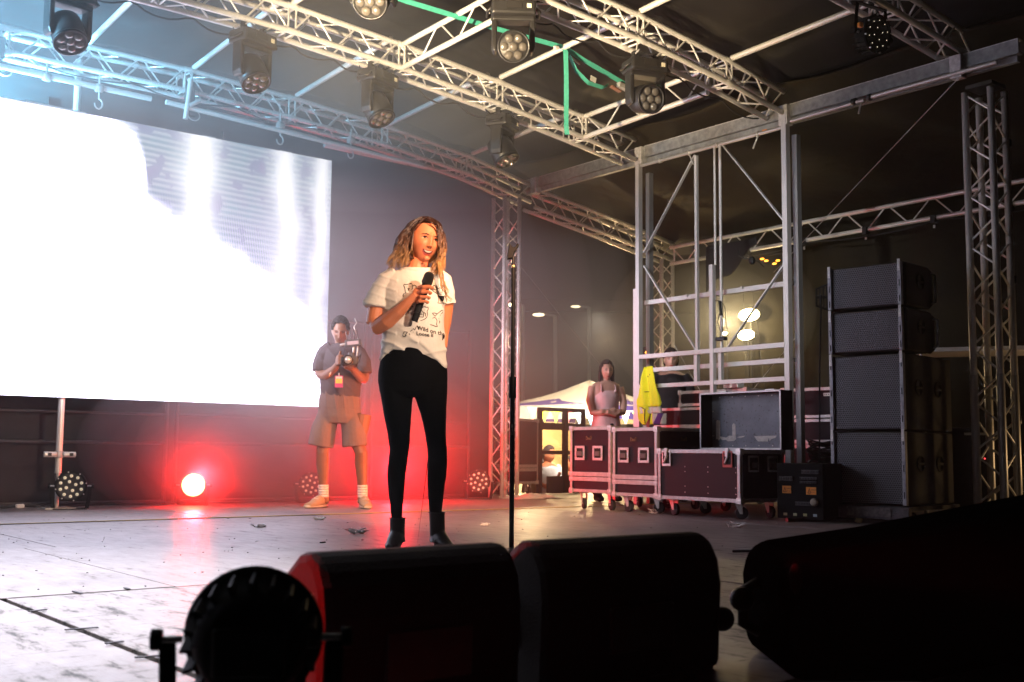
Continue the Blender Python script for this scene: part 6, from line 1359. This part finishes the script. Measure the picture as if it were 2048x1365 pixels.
# ------------------------------------------------------------------ people standing in the wing and beyond
def plain_person(label, loc, rotz, h, top_m, skin, hair_mat, bottom_m, long_hair=False, arms='down', sleeveless=False, lean=0., head_turn=0., cap=False):
    t = thing('person', label, 'person', loc, rotz); s_ = h / 1.7; t.scale = (s_, s_, s_)
    hcx = V((lean, -.01, 1.545)); mb = MB(); Mq, _ = head_pts(mb, hcx, (R(4), 0, head_turn), .98, nu=40, nv=32)
    mb.tube([(lean * .9, .02, 1.50), (lean * .7, .02, 1.44), (lean * .5, .02, 1.38)], [.05, .052, .08], 14)
    mb.rings([[V((lean * .5 * (z - .8) / .6 + rx * math.cos(a), .01 + ry * math.sin(a), z)) for a in [2 * math.pi * k / 24 for k in range(24)]] for (z, rx, ry) in [(1.42, .09, .06), (1.38, .17, .075), (1.30, .175, .10), (1.12, .145, .095), (.98, .15, .10), (.88, .17, .11), (.80, .16, .10)]])
    if arms == 'crossed':
        mb.tube([(-.17, .01, 1.35), (-.21, -.01, 1.18), (-.19, -.05, 1.04), (-.06, -.15, 1.04), (.06, -.17, 1.08)], [.05, .044, .042, .034, .028], 12); mb.tube([(.17, .01, 1.35), (.21, -.01, 1.18), (.19, -.05, 1.05), (.06, -.16, 1.02), (-.05, -.18, 1.05)], [.05, .044, .042, .034, .028], 12)
        for sx in (-1, 1):
            for k in range(4): mb.tube([(sx * .06, -.175, 1.03 + k * .014), (sx * .11, -.18, 1.035 + k * .014), (sx * .14, -.165, 1.035 + k * .014)], [.009, .008, .006], 6)
    elif arms == 'raised':
        mb.tube([(-.17, .01, 1.35), (-.22, -.03, 1.16), (-.16, -.18, 1.10), (-.04, -.24, 1.24)], [.05, .045, .04, .028], 12); mb.tube([(.17, .01, 1.35), (.23, -.02, 1.14), (.22, -.12, .98), (.12, -.22, 1.0)], [.05, .045, .04, .028], 12)
        for k in range(4): mb.tube([(-.04 + k * .012, -.25, 1.24), (-.03 + k * .014, -.27, 1.28), (-.02 + k * .014, -.26, 1.31)], [.010, .009, .007], 6); mb.tube([(.12, -.22 - k * .01, 1.01), (.08, -.24 - k * .01, 1.02), (.05, -.235 - k * .01, 1.03)], [.010, .009, .007], 6)
    else:
        for sx in (-1, 1):
            mb.tube([(sx * .17, .01, 1.35), (sx * .22, .0, 1.12), (sx * .23, -.04, .90), (sx * .22, -.06, .82)], [.05, .043, .032, .028], 12); mb.ell((sx * .22, -.07, .77), (.02, .04, .05), 10, 8)
            for k in range(4): mb.tube([(sx * .22, -.10 + k * .02, .75), (sx * .22, -.10 + k * .02, .71), (sx * .215, -.105 + k * .02, .68)], [.009, .008, .006], 6)
    for sx in (-1, 1): mb.tube([(sx * .09, .01, .85), (sx * .10, .0, .48), (sx * .10, .02, .30), (sx * .10, .02, .07)], [.085, .055, .055, .036], 14)
    b_ = remesh(mb, 'body', skin, t, .008, 2, .4); f = face_fn(Mq, hcx, .98, bvh(b_)); features(f, t, False, brow=hair_mat)
    mb = MB(); mb.rings([[V((lean * .5 * (z - .8) / .6 + rx * math.cos(a), .01 + ry * math.sin(a), z)) for a in [2 * math.pi * k / 24 for k in range(24)]] for (z, rx, ry) in ([(1.40, .13, .07), (1.36, .185, .095), (1.26, .185, .115), (1.1, .165, .11), (.95, .175, .12), (.86, .185, .125)] if not sleeveless else [(1.31, .135, .105), (1.24, .165, .118), (1.1, .155, .108), (.95, .17, .118), (.86, .18, .122)])])
    if not sleeveless:
        for sx in (-1, 1): mb.tube([(sx * .14, .01, 1.37), (sx * .19, .0, 1.30), (sx * .215, -.01, 1.17)], [.065, .068, .062], 14)
    else:
        for sx in (-1, 1): mb.tube([(sx * .09, -.10, 1.29), (sx * .085, -.07, 1.37), (sx * .08, .01, 1.405)], [.012] * 3, 8)
    tp = remesh(mb, 'top', top_m, t, .008, 3, .5); displace(tp, lambda co, n_: .010 * noise.noise(V((co.x * 7, co.y * 7, co.z * 8))))
    mb = MB(); mb.rings([[V((rx * math.cos(a), .01 + ry * math.sin(a), z)) for a in [2 * math.pi * k / 20 for k in range(20)]] for (z, rx, ry) in [(.92, .165, .115), (.82, .175, .12), (.74, .16, .11)]])
    for sx in (-1, 1): mb.tube([(sx * .09, .01, .82), (sx * .10, .0, .48), (sx * .10, .02, .30), (sx * .10, .02, .08)], [.10, .075, .068, .062], 14)
    remesh(mb, 'trousers', bottom_m, t, .009, 3, .5)
    for sx in (-1, 1): MB().tube([(sx * .10, .06, .05), (sx * .10, -.02, .055), (sx * .11, -.12, .035), (sx * .11, -.17, .03)], [(.05, .042), (.05, .045), (.035, .048), (.022, .034)], 14).build('shoe', blk, t, smooth=True)
    mb = MB()
    for k in range(260):
        a = random.uniform(0, 6.283); t_ = random.uniform(R(15), R(90)); cx_ = math.sin(a) * math.cos(t_); cyy = -math.cos(a) * math.cos(t_)
        if cyy < -.5 and t_ < R(45): continue
        mb.ell(hcx + Mq @ V((cx_ * .080, cyy * .098, math.sin(t_) * .124)), .014, 6, 4)
    for k in range(140):
        a = random.uniform(R(100), R(260)); t_ = random.uniform(R(-30), R(25)); mb.ell(hcx + Mq @ V((math.sin(a) * math.cos(t_) * .080, -math.cos(a) * math.cos(t_) * .10, math.sin(t_) * .12)), .013, 6, 4)
    if long_hair:
        for k in range(70):
            a = random.uniform(R(75), R(285)); x_ = math.sin(a) * .08; y_ = -math.cos(a) * .095
            mb.tube([hcx + Mq @ V((x_ * .7, y_ * .7, .10)), hcx + Mq @ V((x_ * 1.08, y_ * 1.05, .0)), hcx + Mq @ V((x_ * 1.1, y_ * 1.1, -.12)), hcx + Mq @ V((x_ * 1.2, y_ * 1.1, -.20 + J(.02)))], [.008, .009, .008, .003], 5)
    mb.build('hair', hair_mat, t, smooth=True)
    if cap: MB().lathe([(.088, .02), (.092, .06), (.075, .10), (.04, .125), (.001, .13)], n=24).build('cap', ink, t, smooth=True).location = hcx
    return t
def face_cam(extra=0.): return R(-38.59 + extra)
hb_ = mat('dark_brown_hair', (.03, .018, .014), .8)
dark_c = mat('black_cotton', (.018, .016, .018), .9); pinkt = mat('pink_cotton', (.70, .50, .50), .85, vary=.08); wht = mat('white_shirt', (.72, .70, .74), .85); khaki = mat('khaki_cotton', (.35, .26, .15), .85)
plain_person('woman in a pale pink vest top with folded arms standing behind the left tower post', (8.38, 8.85, 0), face_cam(12), 1.55, pinkt, skin_l, hb_, dark_c, long_hair=True, arms='crossed', sleeveless=True)
plain_person('bearded man in black watching from behind the tower railing', (9.02, 8.50, 0), face_cam(5), 1.70, dark_c, skin_l, hb_, dark_c, arms='down', head_turn=R(-8))
plain_person('man in a white t-shirt with cropped hair beyond the dark gate by the lit stall', (10.55, 12.35, -1.1), face_cam(35), 1.75, wht, skin_w, hb_, khaki, arms='raised', head_turn=R(15))
plain_person('person in khaki standing at the left edge of the gate gap, partly hidden', (10.75, 12.8, -1.1), face_cam(-60), 1.62, khaki, skin_l, hb_, wht, arms='raised')
plain_person('person in dark clothes seen between the gate bars and the first flight case', (10.86, 12.2, -1.1), face_cam(-70), 1.6, dark_c, skin_w, hb_, khaki, arms='raised')

# ================================================================== AIR: thin haze everywhere, thicker stage smoke by the screen
def air(name, density, aniso, col=(.9, .9, .92)):
    m = bpy.data.materials.new(name); m.use_nodes = True; n = m.node_tree; n.nodes.remove(n.nodes['Principled BSDF'])
    vp = n.nodes.new('ShaderNodeVolumePrincipled'); vp.inputs['Color'].default_value = (*col, 1); vp.inputs['Density'].default_value = density; vp.inputs['Anisotropy'].default_value = aniso
    n.links.new(vp.outputs[0], n.nodes['Material Output'].inputs['Volume']); return m
hz = MB().box((12.0, 22.0, 1.7), (100, 90, 6.8)).build('haze', air('stage_haze', .003, .2)); hz['kind'] = 'stuff'
for (c, r, d) in (((6.25, 9.1, 2.2), (2.7, 1.1, 2.35), .22), ((3.4, 8.8, 3.8), (4.4, 1.6, 1.0), .17), ((4.4, 9.72, .42), (.95, .42, .55), .2)):  # last puff added for bloom round the red par
    for k, f in enumerate((1.15, .95, .75, .55)):
        o = MB().ell((0, 0, 0), (r[0] * f, r[1] * (f if f < 1 else 1), r[2] * f), 32, 20).build('smoke', air('stage_smoke%d' % len(bpy.data.materials), d / 4, .1), smooth=True); o.location = c; o['kind'] = 'stuff'
for f in (1.0, .68, .4):  # nested puffs added to give the work lights a glare halo
    o = MB().ell((0, 0, 0), (.8 * f, 1.5 * f, 1.0 * f), 32, 20).build('smoke', air('wing_glare_smoke%d' % int(f * 100), .11, .1), smooth=True); o.location = (10.1, 8.95, 2.12); o['kind'] = 'stuff'
for (c, r, d, n_) in (((4.3, 9.62, .34), (.75, .42, .55), .36, 5), ((5.3, 9.6, .55), (2.3, .6, .95), .50, 4)):  # puffs added to spread the red par's bloom and haze
    for k in range(n_):
        f = 1 - k / (n_ + .6)
        o = MB().ell((0, 0, 0), (r[0] * f, r[1] * f, r[2] * f), 24, 16).build('smoke', air('lamp_smoke%d' % len(bpy.data.materials), d / n_, .1), smooth=True); o.location = c; o['kind'] = 'stuff'
